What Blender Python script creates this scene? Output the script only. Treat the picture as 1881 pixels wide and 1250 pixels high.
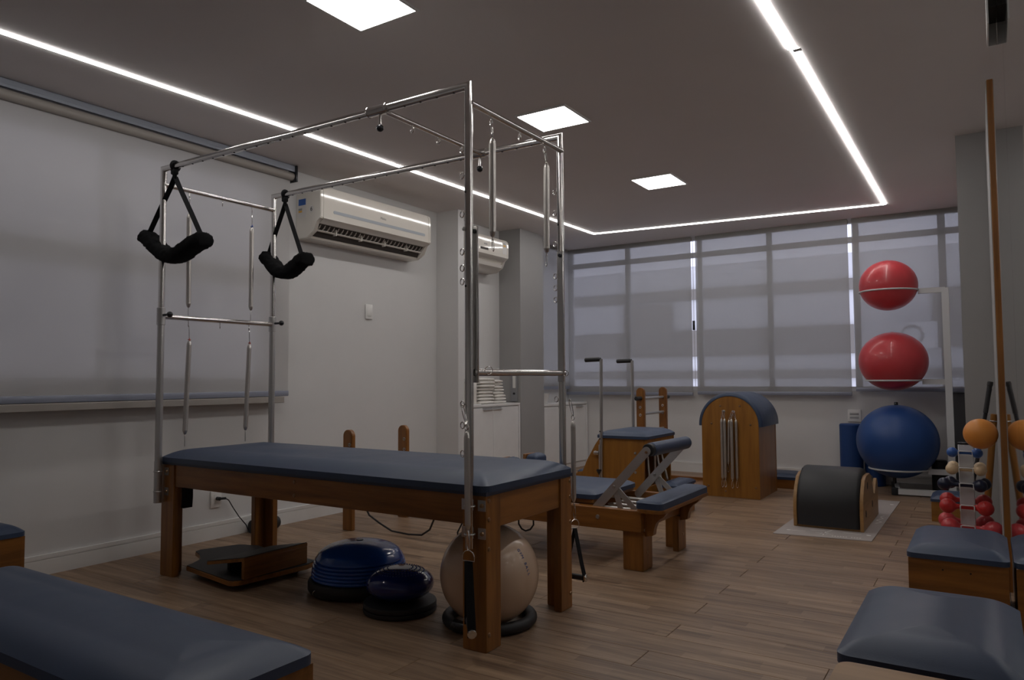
import bpy, bmesh, math, random
from mathutils import Vector, Matrix, noise

random.seed(7)
PI = math.pi
scene = bpy.context.scene
for o in list(bpy.data.objects):
    bpy.data.objects.remove(o, do_unlink=True)
COL = scene.collection

# ------------------------------------------------------------------ camera
YAW, PITCH, ROLL, FPX = 0.57363573, 0.0525408766, -0.0055020985, 1344.21
fw = Vector((-math.sin(YAW)*math.cos(PITCH), math.cos(YAW)*math.cos(PITCH), math.sin(PITCH)))
rt0 = Vector((math.cos(YAW), math.sin(YAW), 0))
up0 = rt0.cross(fw)
rt = math.cos(ROLL)*rt0 + math.sin(ROLL)*up0
up = -math.sin(ROLL)*rt0 + math.cos(ROLL)*up0
cam_data = bpy.data.cameras.new('camera')
cam = bpy.data.objects.new('camera', cam_data)
COL.objects.link(cam)
cam_data.sensor_fit = 'HORIZONTAL'
cam_data.sensor_width = 36.0
cam_data.lens = FPX/1881.0*36.0
cam_data.clip_start = 0.03
cam_data.clip_end = 200
m3 = Matrix((rt, up, -fw)).transposed()
cam.matrix_world = Matrix.Translation((0, 0, 1.0)) @ m3.to_4x4()
scene.camera = cam

# ------------------------------------------------------------------ world, exposure, lamp strengths
SKY = (0.66, 0.67, 0.84)
SKY_STRENGTH = 2.15
PANEL_STRENGTH = 19.0
STRIP_STRENGTH = 22.0
LAMP_COLOR = (1.0, 0.965, 0.935)
w = bpy.data.worlds.new('world')
scene.world = w
w.use_nodes = True
bg = w.node_tree.nodes['Background']
bg.inputs[0].default_value = (*SKY, 1)
bg.inputs[1].default_value = SKY_STRENGTH
vs = scene.view_settings
vs.view_transform = 'Standard'
vs.look = 'None'
vs.exposure = 0.0
vs.gamma = 1.0
vs.use_curve_mapping = False
try:
    scene.cycles.diffuse_bounces = 6
    scene.cycles.max_bounces = 14
    scene.cycles.transparent_max_bounces = 16
except Exception:
    pass

# ------------------------------------------------------------------ materials
def nodes_of(name):
    m = bpy.data.materials.new(name)
    m.use_nodes = True
    nt = m.node_tree
    return m, nt, nt.nodes['Principled BSDF']

def plain(name, col, rough=0.5, metal=0.0, spec=0.5, var=0.0, scale=8.0, bump=0.0, bscale=200.0, coat=0.0, rvar=0.0):
    m, nt, b = nodes_of(name)
    b.inputs['Base Color'].default_value = (*col, 1)
    b.inputs['Roughness'].default_value = rough
    b.inputs['Metallic'].default_value = metal
    b.inputs['Specular IOR Level'].default_value = spec
    b.inputs['Coat Weight'].default_value = coat
    b.inputs['Coat Roughness'].default_value = 0.08
    tc = nt.nodes.new('ShaderNodeTexCoord')
    n = nt.nodes.new('ShaderNodeTexNoise')
    n.inputs['Scale'].default_value = scale
    n.inputs['Detail'].default_value = 4
    nt.links.new(tc.outputs['Object'], n.inputs['Vector'])
    if var > 0:
        mr = nt.nodes.new('ShaderNodeMapRange')
        mr.inputs[1].default_value = 0.3; mr.inputs[2].default_value = 0.7
        mr.inputs[3].default_value = 1-var; mr.inputs[4].default_value = 1+var
        nt.links.new(n.outputs['Fac'], mr.inputs[0])
        mx = nt.nodes.new('ShaderNodeVectorMath'); mx.operation = 'SCALE'
        mx.inputs[0].default_value = col
        nt.links.new(mr.outputs[0], mx.inputs['Scale'])
        nt.links.new(mx.outputs[0], b.inputs['Base Color'])
    if rvar > 0:
        mr = nt.nodes.new('ShaderNodeMapRange')
        mr.inputs[1].default_value = 0.3; mr.inputs[2].default_value = 0.7
        mr.inputs[3].default_value = max(0.02, rough-rvar); mr.inputs[4].default_value = rough+rvar
        nt.links.new(n.outputs['Fac'], mr.inputs[0])
        nt.links.new(mr.outputs[0], b.inputs['Roughness'])
    if bump > 0:
        n2 = nt.nodes.new('ShaderNodeTexNoise')
        n2.inputs['Scale'].default_value = bscale
        nt.links.new(tc.outputs['Object'], n2.inputs['Vector'])
        bp = nt.nodes.new('ShaderNodeBump')
        bp.inputs['Strength'].default_value = bump
        bp.inputs['Distance'].default_value = 0.002
        nt.links.new(n2.outputs['Fac'], bp.inputs['Height'])
        nt.links.new(bp.outputs[0], b.inputs['Normal'])
    return m

def wood(name, dark, light, axis='x', rough=0.38, fine=42.0, coat=0.25):
    m, nt, b = nodes_of(name)
    tc = nt.nodes.new('ShaderNodeTexCoord')
    mp = nt.nodes.new('ShaderNodeMapping')
    s = {'x': (0.08, 1, 1), 'y': (1, 0.08, 1), 'z': (1, 1, 0.08)}[axis]
    mp.inputs['Scale'].default_value = s
    nt.links.new(tc.outputs['Object'], mp.inputs['Vector'])
    n1 = nt.nodes.new('ShaderNodeTexNoise'); n1.inputs['Scale'].default_value = fine
    n1.inputs['Detail'].default_value = 5; n1.inputs['Roughness'].default_value = 0.6
    n2 = nt.nodes.new('ShaderNodeTexNoise'); n2.inputs['Scale'].default_value = fine*0.17
    n2.inputs['Distortion'].default_value = 1.2
    nt.links.new(mp.outputs[0], n1.inputs['Vector']); nt.links.new(mp.outputs[0], n2.inputs['Vector'])
    ad = nt.nodes.new('ShaderNodeMath'); ad.operation = 'ADD'
    nt.links.new(n1.outputs['Fac'], ad.inputs[0]); nt.links.new(n2.outputs['Fac'], ad.inputs[1])
    mr = nt.nodes.new('ShaderNodeMapRange'); mr.inputs[1].default_value = 0.72; mr.inputs[2].default_value = 1.28
    nt.links.new(ad.outputs[0], mr.inputs[0])
    mix = nt.nodes.new('ShaderNodeMix'); mix.data_type = 'RGBA'
    mix.inputs[6].default_value = (*dark, 1); mix.inputs[7].default_value = (*light, 1)
    nt.links.new(mr.outputs[0], mix.inputs[0])
    nt.links.new(mix.outputs[2], b.inputs['Base Color'])
    b.inputs['Roughness'].default_value = rough
    b.inputs['Coat Weight'].default_value = coat
    b.inputs['Coat Roughness'].default_value = 0.25
    return m

def plank_material():
    m, nt, b = nodes_of('laminate_oak')
    L = nt.links
    tc = nt.nodes.new('ShaderNodeTexCoord')
    oi = nt.nodes.new('ShaderNodeObjectInfo')
    sc = nt.nodes.new('ShaderNodeVectorMath'); sc.operation = 'SCALE'; sc.inputs['Scale'].default_value = 40.0
    comb = nt.nodes.new('ShaderNodeCombineXYZ')
    L.new(oi.outputs['Random'], comb.inputs[0]); L.new(oi.outputs['Random'], comb.inputs[2])
    L.new(comb.outputs[0], sc.inputs[0])
    add = nt.nodes.new('ShaderNodeVectorMath'); add.operation = 'ADD'
    L.new(tc.outputs['Object'], add.inputs[0]); L.new(sc.outputs[0], add.inputs[1])
    # staves: three per plank width, each broken along its length
    sep = nt.nodes.new('ShaderNodeSeparateXYZ'); L.new(tc.outputs['Object'], sep.inputs[0])
    my = nt.nodes.new('ShaderNodeMath'); my.operation = 'MULTIPLY'; my.inputs[1].default_value = 1/0.056
    L.new(sep.outputs[1], my.inputs[0])
    off = nt.nodes.new('ShaderNodeMath'); off.operation = 'ADD'; off.inputs[1].default_value = 0.5
    L.new(my.outputs[0], off.inputs[0])
    fl = nt.nodes.new('ShaderNodeMath'); fl.operation = 'FLOOR'; L.new(off.outputs[0], fl.inputs[0])
    st = nt.nodes.new('ShaderNodeMath'); st.operation = 'MULTIPLY'; st.inputs[1].default_value = 0.37
    L.new(fl.outputs[0], st.inputs[0])
    mxx = nt.nodes.new('ShaderNodeMath'); mxx.operation = 'MULTIPLY'; mxx.inputs[1].default_value = 1/0.42
    L.new(sep.outputs[0], mxx.inputs[0])
    ax = nt.nodes.new('ShaderNodeMath'); ax.operation = 'ADD'
    L.new(mxx.outputs[0], ax.inputs[0]); L.new(st.outputs[0], ax.inputs[1])
    flx = nt.nodes.new('ShaderNodeMath'); flx.operation = 'FLOOR'; L.new(ax.outputs[0], flx.inputs[0])
    c2 = nt.nodes.new('ShaderNodeCombineXYZ')
    L.new(flx.outputs[0], c2.inputs[0]); L.new(fl.outputs[0], c2.inputs[1]); L.new(oi.outputs['Random'], c2.inputs[2])
    wn = nt.nodes.new('ShaderNodeTexWhiteNoise'); wn.noise_dimensions = '3D'; L.new(c2.outputs[0], wn.inputs['Vector'])
    mp = nt.nodes.new('ShaderNodeMapping'); mp.inputs['Scale'].default_value = (0.055, 1, 1)
    L.new(add.outputs[0], mp.inputs['Vector'])
    n1 = nt.nodes.new('ShaderNodeTexNoise'); n1.inputs['Scale'].default_value = 60; n1.inputs['Detail'].default_value = 6
    n1.inputs['Roughness'].default_value = 0.65; n1.inputs['Distortion'].default_value = 0.6
    L.new(mp.outputs[0], n1.inputs['Vector'])
    n3 = nt.nodes.new('ShaderNodeTexNoise'); n3.inputs['Scale'].default_value = 14; n3.inputs['Detail'].default_value = 3
    n3.inputs['Distortion'].default_value = 1.5
    L.new(mp.outputs[0], n3.inputs['Vector'])
    s1 = nt.nodes.new('ShaderNodeMath'); s1.operation = 'MULTIPLY_ADD'; s1.inputs[1].default_value = 0.24; s1.inputs[2].default_value = -0.12
    L.new(wn.outputs['Value'], s1.inputs[0])
    s2 = nt.nodes.new('ShaderNodeMath'); s2.operation = 'ADD'
    L.new(n1.outputs['Fac'], s2.inputs[0]); L.new(s1.outputs[0], s2.inputs[1])
    s3 = nt.nodes.new('ShaderNodeMath'); s3.operation = 'MULTIPLY_ADD'; s3.inputs[1].default_value = 0.6; s3.inputs[2].default_value = -0.3
    L.new(n3.outputs['Fac'], s3.inputs[0])
    s4 = nt.nodes.new('ShaderNodeMath'); s4.operation = 'ADD'
    L.new(s2.outputs[0], s4.inputs[0]); L.new(s3.outputs[0], s4.inputs[1])
    cr = nt.nodes.new('ShaderNodeValToRGB')
    e = cr.color_ramp.elements
    e[0].position = 0.2; e[0].color = (0.125, 0.076, 0.047, 1)
    e[1].position = 0.85; e[1].color = (0.42, 0.285, 0.180, 1)
    k = cr.color_ramp.elements.new(0.5); k.color = (0.26, 0.169, 0.107, 1)
    L.new(s4.outputs[0], cr.inputs[0])
    L.new(cr.outputs[0], b.inputs['Base Color'])
    b.inputs['Roughness'].default_value = 0.42
    b.inputs['Specular IOR Level'].default_value = 0.42
    bp = nt.nodes.new('ShaderNodeBump'); bp.inputs['Strength'].default_value = 0.08; bp.inputs['Distance'].default_value = 0.002
    L.new(n1.outputs['Fac'], bp.inputs['Height']); L.new(bp.outputs[0], b.inputs['Normal'])
    return m

def emit(name, col, s):
    m = bpy.data.materials.new(name); m.use_nodes = True
    nt = m.node_tree; nt.nodes.clear()
    e = nt.nodes.new('ShaderNodeEmission'); e.inputs[0].default_value = (*col, 1); e.inputs[1].default_value = s
    o = nt.nodes.new('ShaderNodeOutputMaterial'); nt.links.new(e.outputs[0], o.inputs[0])
    return m

def blind_material(name, col, see=0.14, trans=0.3):
    m = bpy.data.materials.new(name); m.use_nodes = True
    nt = m.node_tree; nt.nodes.clear()
    o = nt.nodes.new('ShaderNodeOutputMaterial')
    tc = nt.nodes.new('ShaderNodeTexCoord')
    n = nt.nodes.new('ShaderNodeTexNoise'); n.inputs['Scale'].default_value = 3.0
    nt.links.new(tc.outputs['Object'], n.inputs['Vector'])
    mr = nt.nodes.new('ShaderNodeMapRange'); mr.inputs[3].default_value = 0.94; mr.inputs[4].default_value = 1.06
    nt.links.new(n.outputs['Fac'], mr.inputs[0])
    v = nt.nodes.new('ShaderNodeVectorMath'); v.operation = 'SCALE'; v.inputs[0].default_value = col
    nt.links.new(mr.outputs[0], v.inputs['Scale'])
    d = nt.nodes.new('ShaderNodeBsdfDiffuse'); nt.links.new(v.outputs[0], d.inputs[0])
    t = nt.nodes.new('ShaderNodeBsdfTranslucent'); t.inputs[0].default_value = (*col, 1)
    p = nt.nodes.new('ShaderNodeBsdfTransparent')
    m1 = nt.nodes.new('ShaderNodeMixShader'); m1.inputs[0].default_value = trans
    m2 = nt.nodes.new('ShaderNodeMixShader'); m2.inputs[0].default_value = see
    nt.links.new(d.outputs[0], m1.inputs[1]); nt.links.new(t.outputs[0], m1.inputs[2])
    nt.links.new(m1.outputs[0], m2.inputs[1]); nt.links.new(p.outputs[0], m2.inputs[2])
    nt.links.new(m2.outputs[0], o.inputs[0])
    return m

def glass_material():
    m = bpy.data.materials.new('window_glass'); m.use_nodes = True
    nt = m.node_tree; nt.nodes.clear()
    o = nt.nodes.new('ShaderNodeOutputMaterial')
    p = nt.nodes.new('ShaderNodeBsdfTransparent'); p.inputs[0].default_value = (0.95, 0.96, 0.97, 1)
    g = nt.nodes.new('ShaderNodeBsdfGlossy'); g.inputs['Roughness'].default_value = 0.02
    f = nt.nodes.new('ShaderNodeFresnel'); f.inputs[0].default_value = 1.45
    x = nt.nodes.new('ShaderNodeMixShader')
    nt.links.new(f.outputs[0], x.inputs[0]); nt.links.new(p.outputs[0], x.inputs[1]); nt.links.new(g.outputs[0], x.inputs[2])
    nt.links.new(x.outputs[0], o.inputs[0])
    return m

M = {}
M['wall'] = plain('wall_paint', (0.66, 0.655, 0.65), 0.62, var=0.02, scale=3, bump=0.12, bscale=160)
M['grey'] = plain('grey_paint', (0.35, 0.345, 0.34), 0.6, var=0.02, scale=3, bump=0.1, bscale=160)
M['ceiling'] = plain('ceiling_paint', (0.74, 0.70, 0.69), 0.75, var=0.015, scale=2)
M['white'] = plain('white_gloss_paint', (0.74, 0.735, 0.72), 0.35, var=0.02)
M['cabinet'] = plain('white_laminate', (0.80, 0.795, 0.79), 0.4, var=0.02)
M['plank'] = plank_material()
M['subfloor'] = plain('joint_dark', (0.06, 0.04, 0.028), 0.8)
WD, WL = (0.155, 0.057, 0.009), (0.320, 0.126, 0.022)
M['wood_x'] = wood('honey_wood_x', WD, WL, 'x')
M['wood_y'] = wood('honey_wood_y', WD, WL, 'y')
M['wood_z'] = wood('honey_wood_z', WD, WL, 'z')
OD, OL = (0.22, 0.088, 0.010), (0.37, 0.158, 0.022)
M['ply_z'] = wood('orange_ply_z', OD, OL, 'z', rough=0.45, fine=30)
M['ply_x'] = wood('orange_ply_x', OD, OL, 'x', rough=0.45, fine=30)
M['pale_wood'] = wood('pale_birch', (0.30, 0.170, 0.068), (0.43, 0.25, 0.105), 'x', rough=0.45, fine=26, coat=0.0)
M['birch_edge'] = wood('birch_edge', (0.27, 0.140, 0.040), (0.40, 0.22, 0.075), 'y', rough=0.5, fine=40)
M['vinyl'] = plain('slate_blue_vinyl', (0.033, 0.054, 0.104), 0.42, spec=0.5, var=0.05, scale=5, bump=0.10, bscale=420, rvar=0.04)
M['vinyl_dark'] = plain('dark_vinyl_welt', (0.035, 0.045, 0.08), 0.4)
M['black_pad'] = plain('charcoal_vinyl', (0.017, 0.0175, 0.0195), 0.52, var=0.05, bump=0.08, bscale=500)
M['chrome'] = plain('stainless_tube', (0.70, 0.68, 0.66), 0.17, 1.0, rvar=0.03, scale=14)
M['steel'] = plain('brushed_steel', (0.56, 0.55, 0.54), 0.34, 1.0, rvar=0.05, scale=25)
M['alu'] = plain('brushed_aluminium', (0.60, 0.60, 0.60), 0.42, 0.9, rvar=0.05, scale=25)
M['spring'] = plain('spring_steel', (0.60, 0.57, 0.54), 0.40, 1.0)
M['black'] = plain('black_rubber', (0.018, 0.018, 0.020), 0.55, bump=0.1, bscale=300)
M['blackgloss'] = plain('black_plastic', (0.016, 0.017, 0.021), 0.25)
M['webbing'] = plain('black_webbing', (0.010, 0.010, 0.012), 0.85, spec=0.2, bump=0.5, bscale=900)
M['fleece'] = plain('black_fleece', (0.012, 0.012, 0.013), 0.95, spec=0.1, bump=1.0, bscale=380)
M['bolt'] = plain('bronze_bolt', (0.34, 0.21, 0.12), 0.35, 0.8)
M['dark'] = plain('dark_hole', (0.008, 0.008, 0.008), 0.8)
M['red_tie'] = plain('red_tape', (0.45, 0.06, 0.03), 0.5)
M['blue_tie'] = plain('blue_tape', (0.02, 0.08, 0.35), 0.5)
M['ball_red'] = plain('red_vinyl_ball', (0.58, 0.050, 0.062), 0.40, var=0.03, coat=0.25)
M['ball_blue'] = plain('blue_vinyl_ball', (0.016, 0.066, 0.24), 0.42, var=0.04, bump=0.1, bscale=250)
M['ball_orange'] = plain('orange_ball', (0.72, 0.27, 0.045), 0.42, var=0.04)
M['ball_beige'] = plain('pearl_beige_ball', (0.60, 0.44, 0.32), 0.27, var=0.04, scale=3, coat=0.3)
M['bosu'] = plain('blue_dome_rubber', (0.014, 0.088, 0.40), 0.2, var=0.04, coat=0.4)
M['disc'] = plain('navy_cushion_rubber', (0.007, 0.020, 0.15), 0.17, coat=0.4)
M['foam_blue'] = plain('blue_foam', (0.008, 0.046, 0.18), 0.65, bump=0.2, bscale=200)
M['ink_blue'] = plain('blue_ink', (0.02, 0.09, 0.28), 0.5)
M['mat'] = plain('grey_mat', (0.40, 0.355, 0.335), 0.6, var=0.04, bump=0.15, bscale=400)
M['mat_ink'] = plain('pale_print', (0.75, 0.73, 0.70), 0.6)
M['rack'] = plain('white_powder_coat', (0.66, 0.67, 0.68), 0.4)
M['ac'] = plain('cream_plastic', (0.74, 0.705, 0.645), 0.09, var=0.01, coat=0.5, bump=0.0)
M['ac_side'] = plain('cream_plastic_side', (0.62, 0.575, 0.53), 0.35)
M['ac_band'] = plain('grey_band', (0.36, 0.39, 0.43), 0.4)
M['ac_dark'] = plain('vent_dark', (0.05, 0.042, 0.036), 0.6)
M['sticker_blue'] = plain('sticker_blue', (0.02, 0.10, 0.38), 0.4)
M['sticker_yellow'] = plain('sticker_yellow', (0.75, 0.42, 0.06), 0.4)
M['sticker_grey'] = plain('sticker_grey', (0.30, 0.29, 0.28), 0.4)
M['sticker_white'] = plain('sticker_white', (0.66, 0.64, 0.62), 0.4)
M['ink'] = plain('black_ink', (0.02, 0.02, 0.025), 0.5)
M['plate'] = plain('switch_plastic', (0.80, 0.79, 0.77), 0.35)
M['module'] = plain('grey_module', (0.42, 0.42, 0.42), 0.4)
M['towel'] = plain('white_terry', (0.80, 0.775, 0.73), 0.95, spec=0.1, bump=0.6, bscale=350, var=0.05)
M['tower_grey'] = plain('dark_grey_slab', (0.085, 0.085, 0.09), 0.6)
M['dispenser'] = plain('grey_dispenser', (0.27, 0.27, 0.285), 0.4)
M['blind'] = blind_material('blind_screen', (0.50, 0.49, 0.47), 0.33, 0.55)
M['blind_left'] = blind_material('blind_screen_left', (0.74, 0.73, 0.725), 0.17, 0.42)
M['blind_bar'] = plain('blind_bar_grey', (0.27, 0.29, 0.36), 0.4, 0.2)
M['cassette'] = plain('track_grey', (0.33, 0.36, 0.42), 0.4, 0.3)
M['tube_beige'] = plain('roller_tube', (0.36, 0.33, 0.30), 0.5)
M['glass'] = glass_material()
M['window_frame'] = plain('grey_window_frame', (0.72, 0.72, 0.73), 0.45, 0.2)
M['facade'] = plain('facade_light', (0.68, 0.68, 0.68), 0.8, var=0.05, scale=1)
M['facade_dark'] = plain('facade_beige', (0.22, 0.20, 0.175), 0.8, var=0.05, scale=1)
M['alley'] = plain('sky_block_wall', (0.5, 0.49, 0.48), 0.9)
M['panel'] = emit('panel_diffuser', LAMP_COLOR, PANEL_STRENGTH)
M['strip'] = emit('strip_diffuser', (1.0, 0.97, 0.94), STRIP_STRENGTH)
m, nt, b = nodes_of('mirror_silver')
b.inputs['Base Color'].default_value = (0.80, 0.82, 0.82, 1); b.inputs['Metallic'].default_value = 1.0
b.inputs['Roughness'].default_value = 0.02
M['mirror'] = m
DB = {'blue': (0.025, 0.10, 0.36), 'cream': (0.70, 0.52, 0.32), 'navy': (0.005, 0.010, 0.035), 'red': (0.50, 0.022, 0.022), 'rose': (0.58, 0.055, 0.065)}
for k, c in DB.items():
    M['db_'+k] = plain('dumbbell_'+k, c, 0.3, coat=0.1)

# ------------------------------------------------------------------ object helpers
ORG = {}
def finish(bm, angle=38):
    bmesh.ops.recalc_face_normals(bm, faces=bm.faces)
    lim = math.radians(angle)
    for f in bm.faces: f.smooth = True
    for e in bm.edges:
        if len(e.link_faces) == 2:
            if e.calc_face_angle(0.0) > lim: e.smooth = False
        else:
            e.smooth = False

def obj(name, bm, mat, parent=None, org=None, angle=38, do_finish=True):
    if do_finish: finish(bm, angle)
    if parent is not None:
        org = ORG[parent.name]
    elif org is None:
        xs = [v.co for v in bm.verts]
        org = Vector((sum(v.x for v in xs)/len(xs), sum(v.y for v in xs)/len(xs), min(v.z for v in xs)))
    org = Vector(org)
    bmesh.ops.translate(bm, verts=bm.verts, vec=-org)
    me = bpy.data.meshes.new(name)
    bm.to_mesh(me); bm.free()
    if mat is not None: me.materials.append(mat)
    o = bpy.data.objects.new(name, me)
    COL.objects.link(o)
    ORG[o.name] = org
    if parent is not None: o.parent = parent
    else: o.location = org
    return o

def tag(o, label, cat, group=None):
    o['label'] = label; o['category'] = cat
    if group: o['group'] = group
    return o

def thing(name, label, cat, loc, group=None):
    o = bpy.data.objects.new(name, None); COL.objects.link(o)
    o.location = loc; o.empty_display_size = 0.1
    ORG[o.name] = Vector(loc)
    return tag(o, label, cat, group)

def struct(name, bm, mat, parent=None, org=None):
    o = obj(name, bm, mat, parent, org)
    if parent is None: o['kind'] = 'structure'
    return o

def structroot(name, loc):
    o = bpy.data.objects.new(name, None); COL.objects.link(o)
    o.location = loc; ORG[o.name] = Vector(loc); o['kind'] = 'structure'
    return o

def B(): return bmesh.new()

def box(bm, x0, x1, y0, y1, z0, z1, bev=0.0, seg=2):
    t = bmesh.new()
    r = bmesh.ops.create_cube(t, size=1.0)
    for v in t.verts:
        v.co = Vector(((x0+x1)/2 + v.co.x*(x1-x0), (y0+y1)/2 + v.co.y*(y1-y0), (z0+z1)/2 + v.co.z*(z1-z0)))
    if bev > 0:
        bmesh.ops.bevel(t, geom=list(t.edges), offset=bev, segments=seg, affect='EDGES', profile=0.5)
    merge(bm, t)
    return bm

def merge(bm, t, mat=None):
    mp = {}
    for v in t.verts: mp[v] = bm.verts.new((mat @ v.co) if mat else v.co)
    for f in t.faces:
        try: bm.faces.new([mp[v] for v in f.verts])
        except ValueError: pass
    t.free()

def frame_of(d):
    d = d.normalized()
    a = Vector((0, 0, 1)) if abs(d.z) < 0.9 else Vector((1, 0, 0))
    u = a.cross(d).normalized()
    v = d.cross(u).normalized()
    return u, v

def tube(bm, pts, r, seg=10, closed=False, caps=True, flat=None, upv=None):
    """sweep a round (or flat=(a,b) elliptical) section along a polyline"""
    pts = [Vector(p) for p in pts]
    n = len(pts)
    rad = r if isinstance(r, (list, tuple)) else [r]*n
    dirs = []
    for i in range(n):
        if closed: d = pts[(i+1) % n]-pts[i-1]
        elif i == 0: d = pts[1]-pts[0]
        elif i == n-1: d = pts[-1]-pts[-2]
        else: d = (pts[i+1]-pts[i]).normalized()+(pts[i]-pts[i-1]).normalized()
        dirs.append(d.normalized())
    if upv is not None:
        u0 = Vector(upv); u0 = (u0-dirs[0]*u0.dot(dirs[0])).normalized()
    else:
        u0, _ = frame_of(dirs[0])
    rings = []
    u = u0
    for i in range(n):
        d = dirs[i]
        if upv is not None:
            u = Vector(upv)
        u = (u-d*u.dot(d))
        u = u.normalized() if u.length > 1e-6 else frame_of(d)[0]
        v = d.cross(u)
        # widen at mitred corners
        k = 1.0
        if 0 < i < n-1:
            c = (pts[i]-pts[i-1]).normalized().dot(d)
            k = 1.0/max(c, 0.6)
        ring = []
        for j in range(seg):
            a = 2*PI*j/seg
            if flat: off = u*(flat[0]*math.cos(a)) + v*(flat[1]*math.sin(a))
            else: off = (u*math.cos(a)+v*math.sin(a))*rad[i]
            if k > 1.0:
                bis = (dirs[i])
                side = ((pts[i+1]-pts[i]).normalized()-(pts[i]-pts[i-1]).normalized())
                if side.length > 1e-6:
                    side.normalize(); off = off + side*(off.dot(side)*(k-1))
            ring.append(bm.verts.new(pts[i]+off))
        rings.append(ring)
    m = n if closed else n-1
    for i in range(m):
        a, b2 = rings[i], rings[(i+1) % n]
        for j in range(seg):
            bm.faces.new((a[j], a[(j+1) % seg], b2[(j+1) % seg], b2[j]))
    if caps and not closed:
        bm.faces.new(rings[0][::-1]); bm.faces.new(rings[-1])
    return bm

def strap(bm, pts, wv, w, t):
    """flat band: width w along vector wv, thickness t"""
    pts = [Vector(p) for p in pts]; wv = Vector(wv).normalized(); rings = []
    for i, p in enumerate(pts):
        d = (pts[min(i+1, len(pts)-1)]-pts[max(i-1, 0)]).normalized()
        nn = d.cross(wv).normalized()
        rings.append([bm.verts.new(p+wv*sx*w/2+nn*sy*t/2) for sx, sy in ((-1, -1), (1, -1), (1, 1), (-1, 1))])
    for a, b2 in zip(rings, rings[1:]):
        for j in range(4): bm.faces.new((a[j], a[(j+1) % 4], b2[(j+1) % 4], b2[j]))
    bm.faces.new(rings[0][::-1]); bm.faces.new(rings[-1])
    return bm

def lathe(bm, c, prof, seg=24, axis=(0, 0, 1)):
    """prof: list of (r, h) along axis from c"""
    c = Vector(c); ax = Vector(axis).normalized(); u, v = frame_of(ax)
    rings = []
    for r, h in prof:
        if r < 1e-6: rings.append([bm.verts.new(c+ax*h)])
        else: rings.append([bm.verts.new(c+ax*h+(u*math.cos(2*PI*j/seg)+v*math.sin(2*PI*j/seg))*r) for j in range(seg)])
    for a, b2 in zip(rings, rings[1:]):
        for j in range(seg):
            k = (j+1) % seg
            if len(a) == 1 and len(b2) == 1: continue
            if len(a) == 1: bm.faces.new((a[0], b2[k], b2[j]))
            elif len(b2) == 1: bm.faces.new((a[j], a[k], b2[0]))
            else: bm.faces.new((a[j], a[k], b2[k], b2[j]))
    if len(rings[0]) > 1: bm.faces.new(rings[0][::-1])
    if len(rings[-1]) > 1: bm.faces.new(rings[-1])
    return bm

def cyl(bm, p0, p1, r, seg=16, bev=0.0):
    p0, p1 = Vector(p0), Vector(p1); L = (p1-p0).length
    if bev > 0: pr = [(r-bev, 0), (r, bev), (r, L-bev), (r-bev, L)]
    else: pr = [(r, 0), (r, L)]
    return lathe(bm, p0, pr, seg, p1-p0)

def sphere(bm, c, r, seg=32, rings=18, sq=1.0):
    pr = [(r*math.sin(PI*i/rings), -r*sq*math.cos(PI*i/rings)) for i in range(rings+1)]
    return lathe(bm, c, pr, seg)

def ring(bm, c, R, r, normal=(0, 0, 1), seg=28, tseg=8, a0=0.0, a1=2*PI):
    c = Vector(c); u, v = frame_of(Vector(normal))
    full = abs(a1-a0-2*PI) < 1e-5
    n = seg if full else seg+1
    pts = [c+(u*math.cos(a0+(a1-a0)*i/seg)+v*math.sin(a0+(a1-a0)*i/seg))*R for i in range(n)]
    return tube(bm, pts, r, tseg, closed=full)

def prism(bm, poly, plane, a, b2, bev=0.0):
    """extrude a 2D polygon. plane 'xz' -> along y from a to b2; 'yz' -> along x; 'xy' -> along z"""
    def P(p, t):
        if plane == 'xz': return (p[0], t, p[1])
        if plane == 'yz': return (t, p[0], p[1])
        return (p[0], p[1], t)
    t = bmesh.new()
    va = [t.verts.new(P(p, a)) for p in poly]; vb = [t.verts.new(P(p, b2)) for p in poly]
    n = len(poly)
    t.faces.new(va[::-1]); t.faces.new(vb)
    for i in range(n): t.faces.new((va[i], va[(i+1) % n], vb[(i+1) % n], vb[i]))
    if bev > 0:
        bmesh.ops.recalc_face_normals(t, faces=t.faces)
        ed = [e for e in t.edges if e.calc_face_angle(0) > 0.7]
        bmesh.ops.bevel(t, geom=ed, offset=bev, segments=2, affect='EDGES')
    merge(bm, t)
    return bm

def rrect(x0, x1, y0, y1, r, k=5):
    out = []
    for cx, cy, a in ((x1-r, y1-r, 0), (x0+r, y1-r, PI/2), (x0+r, y0+r, PI), (x1-r, y0+r, 1.5*PI)):
        for i in range(k+1):
            t = a+PI/2*i/k
            out.append((cx+r*math.cos(t), cy+r*math.sin(t)))
    return out

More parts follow.
